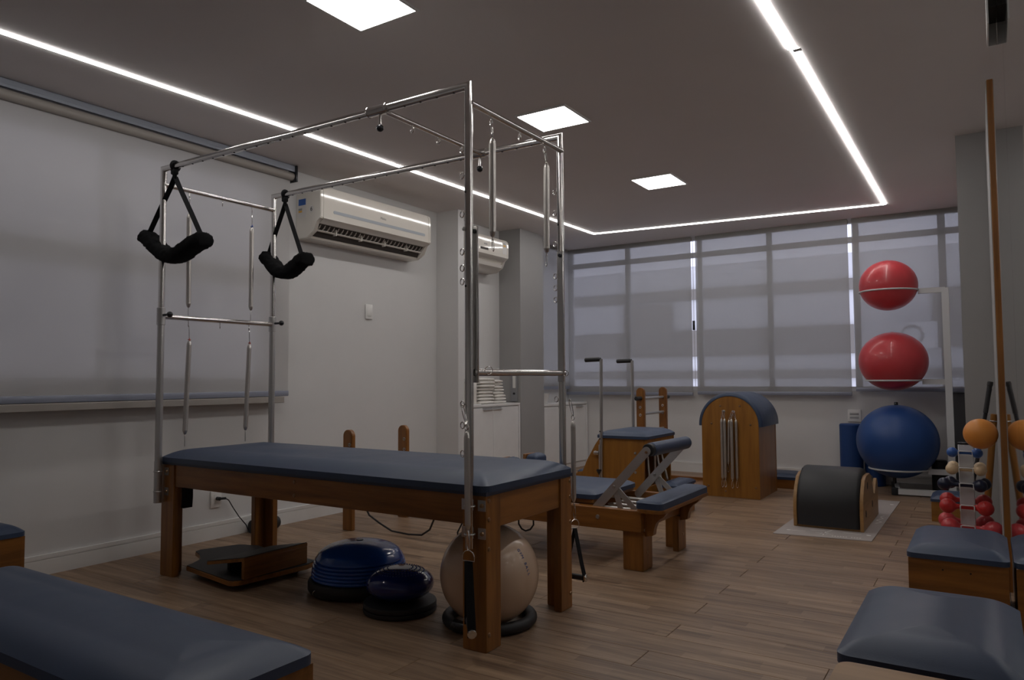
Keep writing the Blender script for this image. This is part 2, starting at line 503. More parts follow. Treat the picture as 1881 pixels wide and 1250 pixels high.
def cushion(bm, x0, x1, y0, y1, z0, edge, crown, rc=0.03, inset=0.09, k=5, sag=0.0):
    """upholstered pad: upright welt of height edge, then a crowned top"""
    a = min(x1-x0, y1-y0)/2
    inset = min(inset, a*0.8)
    prof = [(0.0, z0), (0.0, z0+edge*0.93), (0.003, z0+edge)]
    N = 9
    for i in range(1, N+1):
        t = i/N
        prof.append((0.003+t*(inset-0.003), z0+edge+crown*0.82*(1-(1-t)**2.3)))
    rest = a*0.97-inset
    for i in range(1, 6):
        t = i/5
        prof.append((inset+t*rest, z0+edge+crown*(0.82+0.18*math.sin(t*PI/2))))
    rings = []
    for ins, z in prof:
        r = max(rc-ins*0.25, 0.006)
        r = min(r, (min(x1-x0, y1-y0)-2*ins)/2*0.98)
        rings.append([bm.verts.new((px, py, z)) for px, py in rrect(x0+ins, x1-ins, y0+ins, y1-ins, r, k)])
    n = len(rings[0])
    for p, q in zip(rings, rings[1:]):
        for j in range(n): bm.faces.new((p[j], p[(j+1) % n], q[(j+1) % n], q[j]))
    bm.faces.new(rings[0][::-1]); bm.faces.new(rings[-1])
    return bm

def text(name, body, size, mat, parent, origin, right, upvec, depth=0.0006, align='CENTER'):
    cu = bpy.data.curves.new(name, 'FONT'); cu.body = body; cu.size = size; cu.extrude = depth
    cu.align_x = align; cu.align_y = 'CENTER'
    t = bpy.data.objects.new(name+'_tmp', cu); COL.objects.link(t)
    bpy.context.view_layer.update()
    dg = bpy.context.evaluated_depsgraph_get()
    me = bpy.data.meshes.new_from_object(t.evaluated_get(dg))
    bpy.data.objects.remove(t, do_unlink=True)
    me.name = name
    r = Vector(right).normalized(); u = Vector(upvec).normalized(); nn = r.cross(u)
    mt = Matrix((r, u, nn)).transposed().to_4x4()
    mt.translation = Vector(origin)-ORG[parent.name]
    me.transform(mt)
    me.materials.clear(); me.materials.append(mat)
    o = bpy.data.objects.new(name, me); COL.objects.link(o); o.parent = parent
    ORG[o.name] = ORG[parent.name]
    return o

# ================================================================== THE SETTING
XL, XR, YB, YF, ZC = -4.12, 0.062, 7.60, -0.60, 2.50

# floor: dark bed, then laminate planks laid along X
fl = structroot('floor', (-2.0, 3.5, 0.0))
b = B(); box(b, XL-0.15, XR+0.5, YF, YB+0.1, -0.06, -0.012); obj('floor_bed', b, M['subfloor'], fl)
PW, PL = 0.1675, 1.25
rows = int((YB-0.62)/PW)+1
cache = {}
def plank_mesh(L):
    key = round(L, 3)
    if key not in cache:
        t = B(); g = 0.0009
        box(t, -L/2+g, L/2-g, -PW/2+g, PW/2-g, -0.012, 0.0)
        ed = [e for e in t.edges if all(v.co.z > -0.001 for v in e.verts)]
        bmesh.ops.bevel(t, geom=ed, offset=0.0013, segments=1, affect='EDGES')
        me = bpy.data.meshes.new('plank'); t.to_mesh(me); t.free(); me.materials.append(M['plank'])
        cache[key] = me
    return cache[key]
for i in range(rows):
    yc = YB-0.005-PW*(i+0.5)
    j0 = -1.07 + (0.0 if i % 2 == 0 else 0.47*PL)
    x = j0
    while x > XL: x -= PL
    while x < XR-0.004:
        xa, xb = max(x, XL), min(x+PL, XR)
        if xb-xa > 0.03:
            o = bpy.data.objects.new('plank', plank_mesh(xb-xa)); COL.objects.link(o)
            o.parent = fl; o.location = Vector(((xa+xb)/2, yc, 0))-ORG[fl.name]
            ORG[o.name] = Vector(o.location)
        x += PL

b = B(); box(b, XL-0.15, XR+0.5, YF, YB+0.15, ZC, ZC+0.1); struct('ceiling', b, M['ceiling'])

def holed_wall(bm, axis, t0, t1, a0, a1, z0, z1, holes):
    """wall slab between t0..t1, spanning a0..a1 with rectangular holes (ha0,ha1,hz0,hz1)"""
    cuts = sorted(set([a0, a1]+[h for q in holes for h in q[:2]]))
    for c0, c1 in zip(cuts, cuts[1:]):
        hs = [h for h in holes if h[0] <= c0+1e-6 and h[1] >= c1-1e-6]
        segs = [(z0, z1)]
        for h in hs:
            segs = [(z0, h[2]), (h[3], z1)]
        for s0, s1 in segs:
            if s1-s0 > 0.001:
                if axis == 'x': box(bm, t0, t1, c0, c1, s0, s1)
                else: box(bm, c0, c1, t0, t1, s0, s1)
LW = (0.95, 3.28, 0.97, 2.36)
LW2 = (6.64, 7.57, 0.92, 2.49)
b = B(); holed_wall(b, 'x', XL-0.15, XL, YF, YB+0.15, 0, ZC, [LW, LW2]); struct('wall_left', b, M['wall'])
BW = (-4.115, -0.09, 0.86, 2.50)
b = B(); holed_wall(b, 'y', YB, YB+0.15, XL, XR+0.5, 0, ZC, [BW]); struct('wall_back', b, M['wall'])
b = B(); box(b, XL-0.15, XR+0.5, YF-0.1, YF, 0, ZC); struct('wall_front', b, M['wall'])
b = B(); box(b, XR+0.006, XR+0.15, YF, 5.29, 0, ZC); struct('wall_right', b, M['wall'])
b = B(); box(b, 0.046, XR+0.0055, 4.147, 5.288, 0, 2.42, 0.001, 1); struct('trim_2', b, M['grey'])
b = B(); box(b, -0.112, XR+0.15, 5.29, YB, 0, ZC); struct('wall_right_pier', b, M['grey'])
b = B(); box(b, XL, -3.876, 5.13, 5.215, 0, ZC); struct('wall_left_pier', b, M['wall'])
b = B(); box(b, XL, -3.866, 6.14, 6.59, 0, ZC); struct('wall_left_column', b, M['grey'])

# baseboards (with a groove near the top)
def baseboard(name, axis, face, out, a0, a1):
    b = B()
    for z0, z1, d in ((0, 0.078, 0.016), (0.078, 0.084, 0.012), (0.084, 0.105, 0.016)):
        if axis == 'x': box(b, min(face, face+out*d), max(face, face+out*d), a0, a1, z0, z1)
        else: box(b, a0, a1, min(face, face+out*d), max(face, face+out*d), z0, z1)
    struct(name, b, M['white'])
baseboard('baseboard_left', 'x', XL, 1, YF, 5.13)
baseboard('baseboard_back', 'y', YB, -1, -3.86, -0.112)

# windows -----------------------------------------------------------
def window(name, axis, pos, rect, mull, trans, fr=0.045):
    a0, a1, z0, z1 = rect
    root = structroot(name, (pos, (a0+a1)/2, z0) if axis == 'x' else ((a0+a1)/2, pos, z0))
    def bar(nm, p0, p1, q0, q1, d=0.05):
        b = B()
        if axis == 'x': box(b, pos-d/2, pos+d/2, p0, p1, q0, q1, 0.004, 1)
        else: box(b, p0, p1, pos-d/2, pos+d/2, q0, q1, 0.004, 1)
        obj(nm, b, M['window_frame'], root)
    bar('frame', a0, a0+fr, z0, z1); bar('frame', a1-fr, a1, z0, z1)
    bar('frame', a0, a1, z0, z0+fr); bar('frame', a0, a1, z1-fr*0.6, z1)
    for mx, wd in mull: bar('mullion', mx-wd/2, mx+wd/2, z0, z1)
    for tz, wd in trans: bar('transom', a0, a1, tz-wd/2, tz+wd/2)
    xs = [a0]+[q for q, _ in mull]+[a1]; zs = [z0]+[q for q, _ in trans]+[z1]
    for p0, p1 in zip(xs, xs[1:]):
        for q0, q1 in zip(zs, zs[1:]):
            b = B()
            if axis == 'x': box(b, pos-0.003, pos+0.003, p0+.01, p1-.01, q0+.01, q1-.01)
            else: box(b, p0+.01, p1-.01, pos-0.003, pos+0.003, q0+.01, q1-.01)
            obj('pane', b, M['glass'], root)
window('window_1', 'y', YB+0.05, BW, [(-3.37, .05), (-2.535, .045), (-1.81, .05), (-1.005, .05), (-0.295, .06)], [(2.315, .055)])
window('window_2', 'x', XL-0.06, LW, [(2.20, .05)], [(1.69, .13)])
window('window_3', 'x', XL-0.06, LW2, [], [(2.3, .05)])

# outside: banded building behind the back windows, added sky-blocking wall behind the left ones
bl = thing('building', 'pale building with beige bands seen dimly through the back blinds', 'building', (-4, 11.0, -3))
b = B(); box(b, -9, 4, 11.0, 11.4, -3, 2.72); obj('wall', b, M['facade'], bl)
for z0, z1, x0, x1 in ((2.20, 2.36, -9, -1.3), (1.32, 1.72, -9, -1.5), (0.98, 1.1, -9, 4), (0.48, 0.56, -9, 4)):
    b = B(); box(b, x0, x1, 10.96, 11.0, z0, z1); obj('band', b, M['facade_dark'], bl)
for x0, x1 in ((-6.9, -5.9), (-4.9, -4.1), (-0.55, 0.5)):
    b = B(); box(b, x0, x1, 10.93, 10.96, 1.38, 2.15); obj('window', b, M['facade_dark'], bl)
ou = thing('outdoor_condenser', 'small white condenser box on the building outside, right of the red balls', 'air conditioner', (-0.75, 10.75, 1.45))
b = B(); box(b, -0.95, -0.50, 10.7, 10.94, 1.36, 1.70, 0.01, 1); obj('case', b, M['facade'], ou)
b = B(); ring(b, (-0.78, 10.69, 1.53), 0.12, 0.012, (0, 1, 0), 20, 6); obj('fan_grille', b, M['facade_dark'], ou)
b = B(); box(b, -6.1, -6.0, -1, 5.6, -3, 4.5)  # out of view, added to keep sky light off the left blind
tag(obj('sky_block_wall', b, M['alley']), 'unseen wall added outside to dim the left blind', 'wall')

# blinds ------------------------------------------------------------
bd = thing('roller_blind', 'wide white roller blind covering the left wall window, under a grey ceiling track', 'blind', (-4.05, 2.0, 0.89), 'roller blinds')
b = B(); box(b, -4.060, -4.058, 0.20, 3.42, 0.92, 2.44); obj('fabric', b, M['blind_left'], bd)
b = B(); box(b, -4.068, -4.048, 0.20, 3.42, 0.888, 0.925, 0.005); obj('bottom_bar', b, M['blind_bar'], bd)
b = B(); cyl(b, (-4.05, 0.18, 2.425), (-4.05, 3.43, 2.425), 0.028, 20); obj('roller_tube', b, M['tube_beige'], bd)
b = B(); box(b, -4.075, -4.02, 0.18, 3.44, 2.468, 2.499, 0.003, 1); box(b, -4.03, -4.02, 0.18, 3.44, 2.455, 2.47)
obj('ceiling_track', b, M['cassette'], bd)
b = B(); box(b, -4.09, -4.005, 3.43, 3.445, 2.385, 2.499, 0.004); obj('end_bracket', b, M['blackgloss'], bd)
b = B(); box(b, XL, -4.02, -0.2, 3.36, 0.845, 0.885, 0.003, 1); struct('trim_1', b, M['tube_beige'])

def back_blind(x0, x1, zb, label, group='roller blinds'):
    bd = thing('roller_blind', label, 'blind', ((x0+x1)/2, 7.53, zb), group)
    b = B(); box(b, x0, x1, 7.529, 7.531, zb+.02, 2.499); obj('fabric', b, M['blind'], bd)
    b = B(); box(b, x0, x1, 7.52, 7.54, zb, zb+.035, 0.005); obj('bottom_bar', b, M['blind_bar'], bd)
    b = B(); cyl(b, (x0, 7.555, 2.475), (x1, 7.555, 2.475), 0.022, 16); obj('roller_tube', b, M['tube_beige'], bd)
    return bd
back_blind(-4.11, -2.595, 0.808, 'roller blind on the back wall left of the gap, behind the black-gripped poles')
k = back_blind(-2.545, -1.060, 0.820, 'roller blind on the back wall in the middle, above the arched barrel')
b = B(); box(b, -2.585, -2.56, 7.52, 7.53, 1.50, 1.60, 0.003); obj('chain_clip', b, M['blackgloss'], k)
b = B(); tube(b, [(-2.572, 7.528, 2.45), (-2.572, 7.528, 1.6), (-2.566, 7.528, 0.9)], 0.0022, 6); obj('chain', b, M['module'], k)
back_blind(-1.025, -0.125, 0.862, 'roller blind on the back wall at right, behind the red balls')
bd = thing('roller_blind', 'narrow roller blind on the left wall beyond the dark column', 'blind', (-4.06, 7.1, 0.88), 'roller blinds')
b = B(); box(b, -4.061, -4.059, 6.62, 7.50, 0.90, 2.495); obj('fabric', b, M['blind'], bd)
b = B(); box(b, -4.07, -4.05, 6.62, 7.50, 0.875, 0.91, 0.005); obj('bottom_bar', b, M['blind_bar'], bd)
b = B(); cyl(b, (-4.085, 6.62, 2.47), (-4.085, 7.50, 2.47), 0.022, 16); obj('roller_tube', b, M['tube_beige'], bd)

# mirror on the right wall --------------------------------------------
mi = thing('wall_mirror', 'tall wall mirror on the right wall with a wooden end strip', 'mirror', (XR, 2.0, 0))
b = B(); box(b, XR, XR+0.005, 2.122, 4.13, 0.0, ZC); obj('mirror_pane', b, M['mirror'], mi)
b = B(); box(b, XR, XR+0.005, -0.55, 2.118, 0.0, ZC); obj('mirror_pane', b, M['mirror'], mi)
b = B(); box(b, 0.0495, XR+0.005, 4.131, 4.146, 0.0, 2.42, 0.001, 1); obj('end_strip', b, M['wood_z'], mi)
br = thing('wall_channel', 'white channel bracket high on the mirror at the top right', 'bracket', (XR-0.01, 2.4, 1.98))
b = B(); box(b, XR-0.026, XR-0.0005, 2.575, 2.583, 1.985, 2.49, 0.001, 1); box(b, XR-0.026, XR-0.022, 2.40, 2.583, 1.985, 2.49)
obj('channel', b, M['white'], br)
b = B(); box(b, XR-0.021, XR-0.0005, 2.45, 2.570, 2.05, 2.49); obj('channel_core', b, M['ac_dark'], br)

# ceiling lights -------------------------------------------------------
for (y0, y1, lb) in ((1.925, 2.225, 'square ceiling panel light nearest the camera at the top edge'),
                     (3.472, 3.77, 'square ceiling panel light above the foot end of the steel frame'),
                     (5.085, 5.42, 'square ceiling panel light farthest from the camera')):
    x0, x1 = -2.20, -1.895
    t = thing('panel_light', lb, 'light', ((x0+x1)/2, (y0+y1)/2, ZC-0.008), 'square ceiling lights')
    b = B(); box(b, x0, x1, y0, y1, ZC-0.006, ZC-0.001); obj('diffuser', b, M['panel'], t)
    b = B()
    for q in ((x0-.012, x0, y0-.012, y1+.012), (x1, x1+.012, y0-.012, y1+.012), (x0, x1, y0-.012, y0), (x0, x1, y1, y1+.012)):
        box(b, *q, ZC-0.008, ZC)
    obj('frame', b, M['white'], t)
t = thing('strip_light', 'white light strip recessed in the ceiling along three sides', 'light', (-2.0, 4.0, ZC-0.01))
def seg_strip(p0, p1, wd):
    p0 = Vector(p0); p1 = Vector(p1); d = (p1-p0).normalized(); s = Vector((-d.y, d.x))*wd/2
    b = B(); q = [p0+s, p1+s, p1-s, p0-s]
    prism(b, [(v.x, v.y) for v in q], 'xy', ZC-0.006, ZC-0.0005)
    obj('diffuser', b, M['strip'], t)
seg_strip((-3.508, 1.15), (-3.438, 2.942), 0.024)
seg_strip((-3.438, 2.942), (-3.372, 6.80), 0.024)
seg_strip((-3.372, 6.80), (-0.690, 7.05), 0.026)
seg_strip((-0.690, 7.05), (-0.684, 3.46), 0.026)
seg_strip((-0.695, 3.44), (-0.707, 1.90), 0.032)
b = B(); box(b, -0.69, -0.655, 3.435, 3.465, ZC-0.012, ZC-0.006); obj('joint_clip', b, M['alu'], t)

# ================================================================== AIR CONDITIONERS
def ac(name, label, y0, y1, z0, z1, slot_open):
    H = z1-z0
    t = thing(name, label, 'air conditioner', (XL, (y0+y1)/2, z0))
    X = XL
    zm = z0+.20
    FR = [(X+.252-0.26*(zz-zm)**2, zz) for zz in [z0+.135+(z1-.03-z0-.135)*i/10 for i in range(11)]]
    full = [(X, z0), (X+.12, z0+.006), (X+.185, z0+.045), (X+.215, z0+.11), *FR, (X+.235, z1-.008), (X+.19, z1), (X, z1)]
    notch = [(X, z0), (X+.115, z0+.006), (X+.125, z0+.02), (X+.10, z0+.07), (X+.15, z0+.125), (X+.195, z0+.105), (X+.225, z0+.112), *FR, (X+.235, z1-.008), (X+.19, z1), (X, z1)]
    if not slot_open:
        notch = [(X, z0), (X+.12, z0+.006), (X+.185, z0+.045), (X+.20, z0+.075), (X+.18, z0+.08), (X+.19, z0+.095), (X+.212, z0+.10), *FR, (X+.235, z1-.008), (X+.19, z1), (X, z1)]
    b = B(); prism(b, notch, 'xz', y0+.03, y1-.03); obj('body', b, M['ac'], t, angle=30)
    for ya, yb in ((y0, y0+.03), (y1-.03, y1)):
        b = B(); prism(b, full, 'xz', ya, yb, 0.004); obj('end_cap', b, M['ac'], t)
    if slot_open:
        b = B(); prism(b, [(X+.1265, z0+.0215), (X+.1015, z0+.0700), (X+.150, z0+.1240), (X+.193, z0+.1060), (X+.152, z0+.076)], 'xz', y0+.0305, y1-.0305); obj('slot_back', b, M['ac_dark'], t)
        n = 26
        b = B()
        for i in range(n):
            yy = y0+.06+(y1-y0-.12)*i/(n-1)
            prism(b, [(X+.140, z0+.060), (X+.190, z0+.100), (X+.178, z0+.078)], 'xz', yy-.003, yy+.003)
        o = obj('louvres', b, M['ac_side'], t); o['kind'] = 'stuff'
        b = B(); prism(b, [(X+.160, z0+.058), (X+.165, z0+.053), (X+.174, z0+.061), (X+.169, z0+.066)], 'xz', y0+.035, y1-.035); obj('vane', b, M['ac'], t)
        for i in range(4):
            yy = y0+.22+(y1-y0-.44)*i/3
            b = B(); box(b, X+.145, X+.18, yy-.003, yy+.003, z0+.045, z0+.09); obj('vane_post', b, M['ac'], t)
    return t
a1 = ac('air_conditioner', 'long cream wall air conditioner with open vent and a 6 sticker, above the wall switch', 3.53, 4.745, 2.0, 2.372, True)
xf = XL+.252
b = B()
pts = []
yA, yB2, zz, hh = 3.66, 4.655, 2.192, 0.011
poly = []
for i in range(9): a = PI/2+PI*i/8; poly.append((yA+hh*math.cos(a), zz+hh*math.sin(a)))
for i in range(9): a = -PI/2+PI*i/8; poly.append((yB2+hh*math.cos(a), zz+hh*math.sin(a)))
prism(b, poly, 'yz', xf-.004, xf+.0012); obj('display_band', b, M['ac_band'], a1)
text('lettering', 'Midea', 0.026, M['sticker_grey'], a1, (xf+.0004, 4.165, 2.238), (0, 1, 0), (0, 0, 1))
def side_sticker(nm, x0, x1, z0, z1, mt):
    b = B(); box(b, x0, x1, 3.5290, 3.5297, z0, z1); obj(nm, b, mt, a1)
side_sticker('energy_label', -4.098, -4.016, 2.155, 2.292, M['sticker_white'])
b = B(); box(b, -4.094, -4.020, 3.5282, 3.5288, 2.243, 2.288); obj('label_blue_patch', b, M['sticker_blue'], a1)
b = B(); box(b, -4.094, -4.058, 3.5282, 3.5288, 2.208, 2.222); obj('label_grey_patch', b, M['sticker_grey'], a1)
b = B(); box(b, -4.094, -4.058, 3.5282, 3.5288, 2.192, 2.206); obj('label_yellow_patch', b, M['sticker_yellow'], a1)
b = B(); lathe(b, (-3.962, 3.5296, 2.205), [(0.026, 0), (0.026, 0.0006)], 20, (0, -1, 0)); obj('round_sticker', b, M['sticker_white'], a1)
text('number', '6', 0.044, M['ink'], a1, (-3.962, 3.5284, 2.205), (1, 0, 0), (0, 0, 1))
a2 = ac('air_conditioner', 'smaller cream wall air conditioner above the towels, beside the dark column', 5.225, 5.935, 2.03, 2.345, False)
b = B(); box(b, xf-.002, xf+.001, 5.46, 5.59, 2.20, 2.222, 0.001, 1); obj('display_band', b, M['ac_dark'], a2)
b = B(); box(b, xf-.002, xf+.001, 5.83, 5.90, 2.20, 2.315); obj('energy_label', b, M['sticker_white'], a2)
b = B(); box(b, xf+.001, xf+.0015, 5.84, 5.88, 2.27, 2.288); obj('label_yellow_patch', b, M['sticker_yellow'], a2)
b = B(); box(b, xf+.001, xf+.0015, 5.84, 5.88, 2.295, 2.305); obj('label_grey_patch', b, M['sticker_grey'], a2)
b = B(); box(b, xf-.001, xf+.001, 5.52, 5.57, 2.248, 2.262); obj('logo_patch', b, M['sticker_grey'], a2)

# wall plates ------------------------------------------------------------
s = thing('light_switch', 'white light switch plate on the left wall below the air conditioner', 'switch', (XL, 4.265, 1.48))
b = B(); box(b, XL, XL+.012, 4.228, 4.304, 1.478, 1.596, 0.004); obj('plate', b, M['plate'], s)
b = B(); box(b, XL+.011, XL+.015, 4.246, 4.286, 1.50, 1.574, 0.002); obj('rocker', b, M['plate'], s)
s = thing('wall_outlet', 'white wall outlet behind the steel-framed bench', 'outlet', (XL, 2.905, 0.2))
b = B(); box(b, XL, XL+.012, 2.868, 2.944, 0.196, 0.30, 0.004); obj('plate', b, M['plate'], s)
b = B(); box(b, XL+.011, XL+.014, 2.888, 2.924, 0.22, 0.276, 0.002); obj('socket', b, M['plate'], s)
c = thing('power_cord', 'black power cord plugged into the outlet behind the bench', 'cord', (XL+.02, 2.93, 0.25))
b = B(); cyl(b, (XL+.014, 2.908, 0.252), (XL+.045, 2.91, 0.252), 0.012, 12, .003); cyl(b, (XL+.035, 2.91, 0.252), (XL+.04, 2.955, 0.250), 0.008, 10, .002); obj('plug', b, M['blackgloss'], c)
b = B(); tube(b, [(XL+.04, 2.95, 0.250), (XL+.04, 2.975, 0.235), (XL+.04, 3.01, 0.18), (XL+.045, 3.05, 0.12), (XL+.05, 3.10, 0.06), (XL+.08, 3.105, 0.012), (XL+.14, 3.10, 0.005), (XL+.32, 3.06, 0.005)], 0.0035, 8); obj('cable', b, M['blackgloss'], c)
s = thing('wall_outlet', 'double outlet on the back wall beside the blue ball', 'outlet', (-1.054, YB, 0.57))
b = B(); box(b, -1.112, -0.998, YB-.012, YB, 0.572, 0.688, 0.004); obj('plate', b, M['plate'], s)
for zz in (0.615, 0.648):
    b = B(); box(b, -1.095, -1.016, YB-.015, YB-.011, zz-.011, zz+.011, 0.002); obj('module', b, M['module'], s)

# ================================================================== CABINETS, TOWELS
def cabinet(name, label, y0, y1, zt, splits, handles):
    t = thing(name, label, 'cabinet', (-4.0, (y0+y1)/2, 0), 'white cabinets')
    b = B(); box(b, XL+.002, -3.888, y0, y1, 0.0, zt-.022); obj('carcass', b, M['cabinet'], t)
    b = B(); box(b, XL+.002, -3.868, y0, y1, zt-.022, zt, 0.002, 1); obj('top', b, M['cabinet'], t)
    b = B(); box(b, -3.888, -3.868, y1-.022, y1, 0.0, zt-.023, 0.001, 1); obj('end_panel', b, M['cabinet'], t)
    for (d0, d1), (h0, h1) in zip(splits, handles):
        b = B(); box(b, -3.887, -3.870, d0+.002, d1-.002, 0.07, zt-.034, 0.0015, 1); d = obj('door', b, M['cabinet'], t)
        b = B(); box(b, -3.869, -3.852, h0, h1, zt-.052, zt-.048, 0.001, 1); box(b, -3.8715, -3.869, h0, h1, zt-.052, zt-.032); obj('handle', b, M['alu'], d)
cabinet('cabinet', 'white low cabinet under the towels, left of the dark column', 5.225, 6.13, 0.762, ((5.226, 5.66), (5.66, 6.10)), ((5.49, 5.65), (5.66, 5.80)))
cabinet('cabinet', 'white low cabinet right of the dark column', 6.60, 7.58, 0.728, ((6.605, 7.08), (7.08, 7.55)), ((6.90, 7.06), (7.30, 7.46)))

def towel(y0, y1, x0, x1, z, h, label, rnd):
    n = 10; b = B()
    secs = []
    for i in range(n+1):
        y = y0+(y1-y0)*i/n
        sagv = -0.004*math.sin(PI*i/n)*0 + 0.003*noise.noise(Vector((y*9, rnd*3.1, 0)))
        e = math.sin(PI*min(1, max(0, (i+0.6)/(n+1.2))))**0.25
        hh = h*0.5*e
        xo = 0.006*noise.noise(Vector((y*14, rnd*7.7, 2)))
        loop = []
        for k2 in range(14):
            a = 2*PI*k2/14
            ca, sa = math.cos(a), math.sin(a)
            px = (x0+x1)/2 + (x1-x0)/2*math.copysign(abs(ca)**0.35, ca)+xo*(1 if ca > 0 else 0)
            pz = z+h/2+hh*math.copysign(abs(sa)**0.5, sa)*0.97+sagv*(1-abs(ca))
            # crease in the fold facing the room
            if ca > 0.9: px -= 0.0
            loop.append(b.verts.new((px, y, pz)))
        secs.append(loop)
    for p, q in zip(secs, secs[1:]):
        for j in range(14): b.faces.new((p[j], p[(j+1) % 14], q[(j+1) % 14], q[j]))
    b.faces.new(secs[0][::-1]); b.faces.new(secs[-1])
    return tag(obj('folded_towel', b, M['towel'], angle=60), label, 'towel', 'folded white towels')
ord_ = ['lowest', 'second from bottom', 'third from bottom', 'fourth from bottom', 'fifth from bottom', 'sixth from bottom', 'seventh from bottom', 'eighth from bottom', 'topmost']
z = 0.763
for i in range(8):
    h = 0.031
    towel(5.505+random.uniform(-.01, .01), 5.745+random.uniform(-.02, .015), -4.09, -3.915+random.uniform(-.008, .008), z, h, 'white folded towel, %s in the left stack beside the paper roll' % (ord_[i] if i < 7 else 'topmost'), i)
    z += h*0.985
z = 0.763
for i in range(8):
    h = 0.0285
    towel(5.775+random.uniform(-.015, .01), 5.985-i*.012+random.uniform(-.015, .015), -4.09, -3.925+random.uniform(-.012, .008), z, h, 'white folded towel, %s in the right stack nearest the dark column' % (ord_[i] if i < 7 else 'topmost'), i+20)
    z += h*0.985
t = thing('paper_roll', 'white paper roll standing left of the towels', 'paper roll', (-3.97, 5.425, 0.763))
b = B(); lathe(b, (-3.97, 5.425, 0.769), [(0.018, 0.0), (0.062, 0.0), (0.064, 0.004), (0.064, 0.20), (0.062, 0.204), (0.02, 0.204), (0.018, 0.19)], 28); obj('roll', b, M['towel'], t)
b = B(); box(b, -4.05, -3.885, 5.345, 5.49, 0.7625, 0.7685, 0.002, 1); obj('tray', b, M['plate'], t)
t = thing('wall_dispenser', 'slim grey dispenser on the dark column beside the towels', 'dispenser', (-3.94, 6.13, 0.775))
b = B(); box(b, -3.972, -3.898, 6.115, 6.14, 0.775, 1.05, 0.004); obj('case', b, M['dispenser'], t)
b = B(); box(b, -3.945, -3.912, 6.112, 6.116, 0.905, 1.04, 0.001, 1); obj('window', b, M['plate'], t)
b = B(); cyl(b, (-3.929, 6.116, 0.85), (-3.929, 6.108, 0.85), 0.011, 14); obj('button', b, M['ink'], t)
b = B(); lathe(b, (-3.96, 6.72, 0.7285), [(0.0, 0.002), (0.04, 0.0), (0.05, 0.005), (0.078, 0.11), (0.074, 0.11), (0.045, 0.01), (0.0, 0.008)], 24)
t = tag(obj('bowl', b, M['plate']), 'white flared bowl on the cabinet right of the dark column', 'bowl')

# ================================================================== TRAPEZE TABLE
T = thing('trapeze_table', 'wooden trapeze table with slate blue mattress and stainless overhead frame', 'exercise table', (-2.58, 2.55, 0))
def leg(xa, xb, ya, yb, sx, sy, z1=0.568):
    # L of two boards: one across X at the outer y, one across Y at the outer x
    th = 0.036
    yo, yi = (ya, ya+th) if sy < 0 else (yb, yb-th)
    xo, xi = (xa, xa+th) if sx < 0 else (xb, xb-th)
    xf2 = xb if sx < 0 else xa
    yf2 = yb if sy < 0 else ya
    poly = [(xo, yo), (xf2, yo), (xf2, yi), (xi, yi), (xi, yf2), (xo, yf2)]
    b = B(); prism(b, poly, 'xy', 0, z1, 0.003); obj('leg', b, M['wood_z'], T)
leg(-3.605, -3.495, 2.225, 2.325, -1, -1)
leg(-1.663, -1.557, 2.225, 2.325, 1, -1)
leg(-1.660, -1.553, 2.780, 2.880, 1, 1)
leg(-3.605, -3.495, 2.780, 2.880, -1, 1)
b = B(); box(b, -3.60, -1.565, 2.232, 2.262, 0.456, 0.567, 0.002, 1); obj('side_rail', b, M['wood_x'], T)
b = B(); box(b, -3.60, -1.565, 2.843, 2.873, 0.456, 0.567, 0.002, 1); obj('side_rail', b, M['wood_x'], T)
b = B(); box(b, -1.591, -1.560, 2.31, 2.80, 0.443, 0.567, 0.002, 1); obj('end_rail', b, M['wood_y'], T)
b = B(); box(b, -3.598, -3.567, 2.31, 2.80, 0.443, 0.567, 0.002, 1); obj('end_rail', b, M['wood_y'], T)
b = B(); box(b, -3.607, -1.55, 2.220, 2.885, 0.568, 0.582); obj('bed_board', b, M['vinyl_dark'], T)
b = B(); cushion(b, -3.612, -1.545, 2.215, 2.890, 0.580, 0.026, 0.046, rc=0.035, inset=0.14, k=6); obj('mattress', b, M['vinyl'], T, angle=50)
# bolts in the wood
def bolt(c, ax, parent, r=0.009, mm=None):
    b = B(); lathe(b, c, [(r, 0), (r*.78, 0.004), (0, 0.005)], 10, ax); obj('bolt', b, mm or M['bolt'], parent)
for x, z0 in ((-2.60, 0.545), (-2.60, 0.485)): bolt((x, 2.232, z0), (0, -1, 0), T)
for z0 in (0.548, 0.480, 0.372, 0.062):
    bolt((-1.557, 2.245, z0), (1, 0, 0), T); bolt((-1.553, 2.865, z0), (1, 0, 0), T)
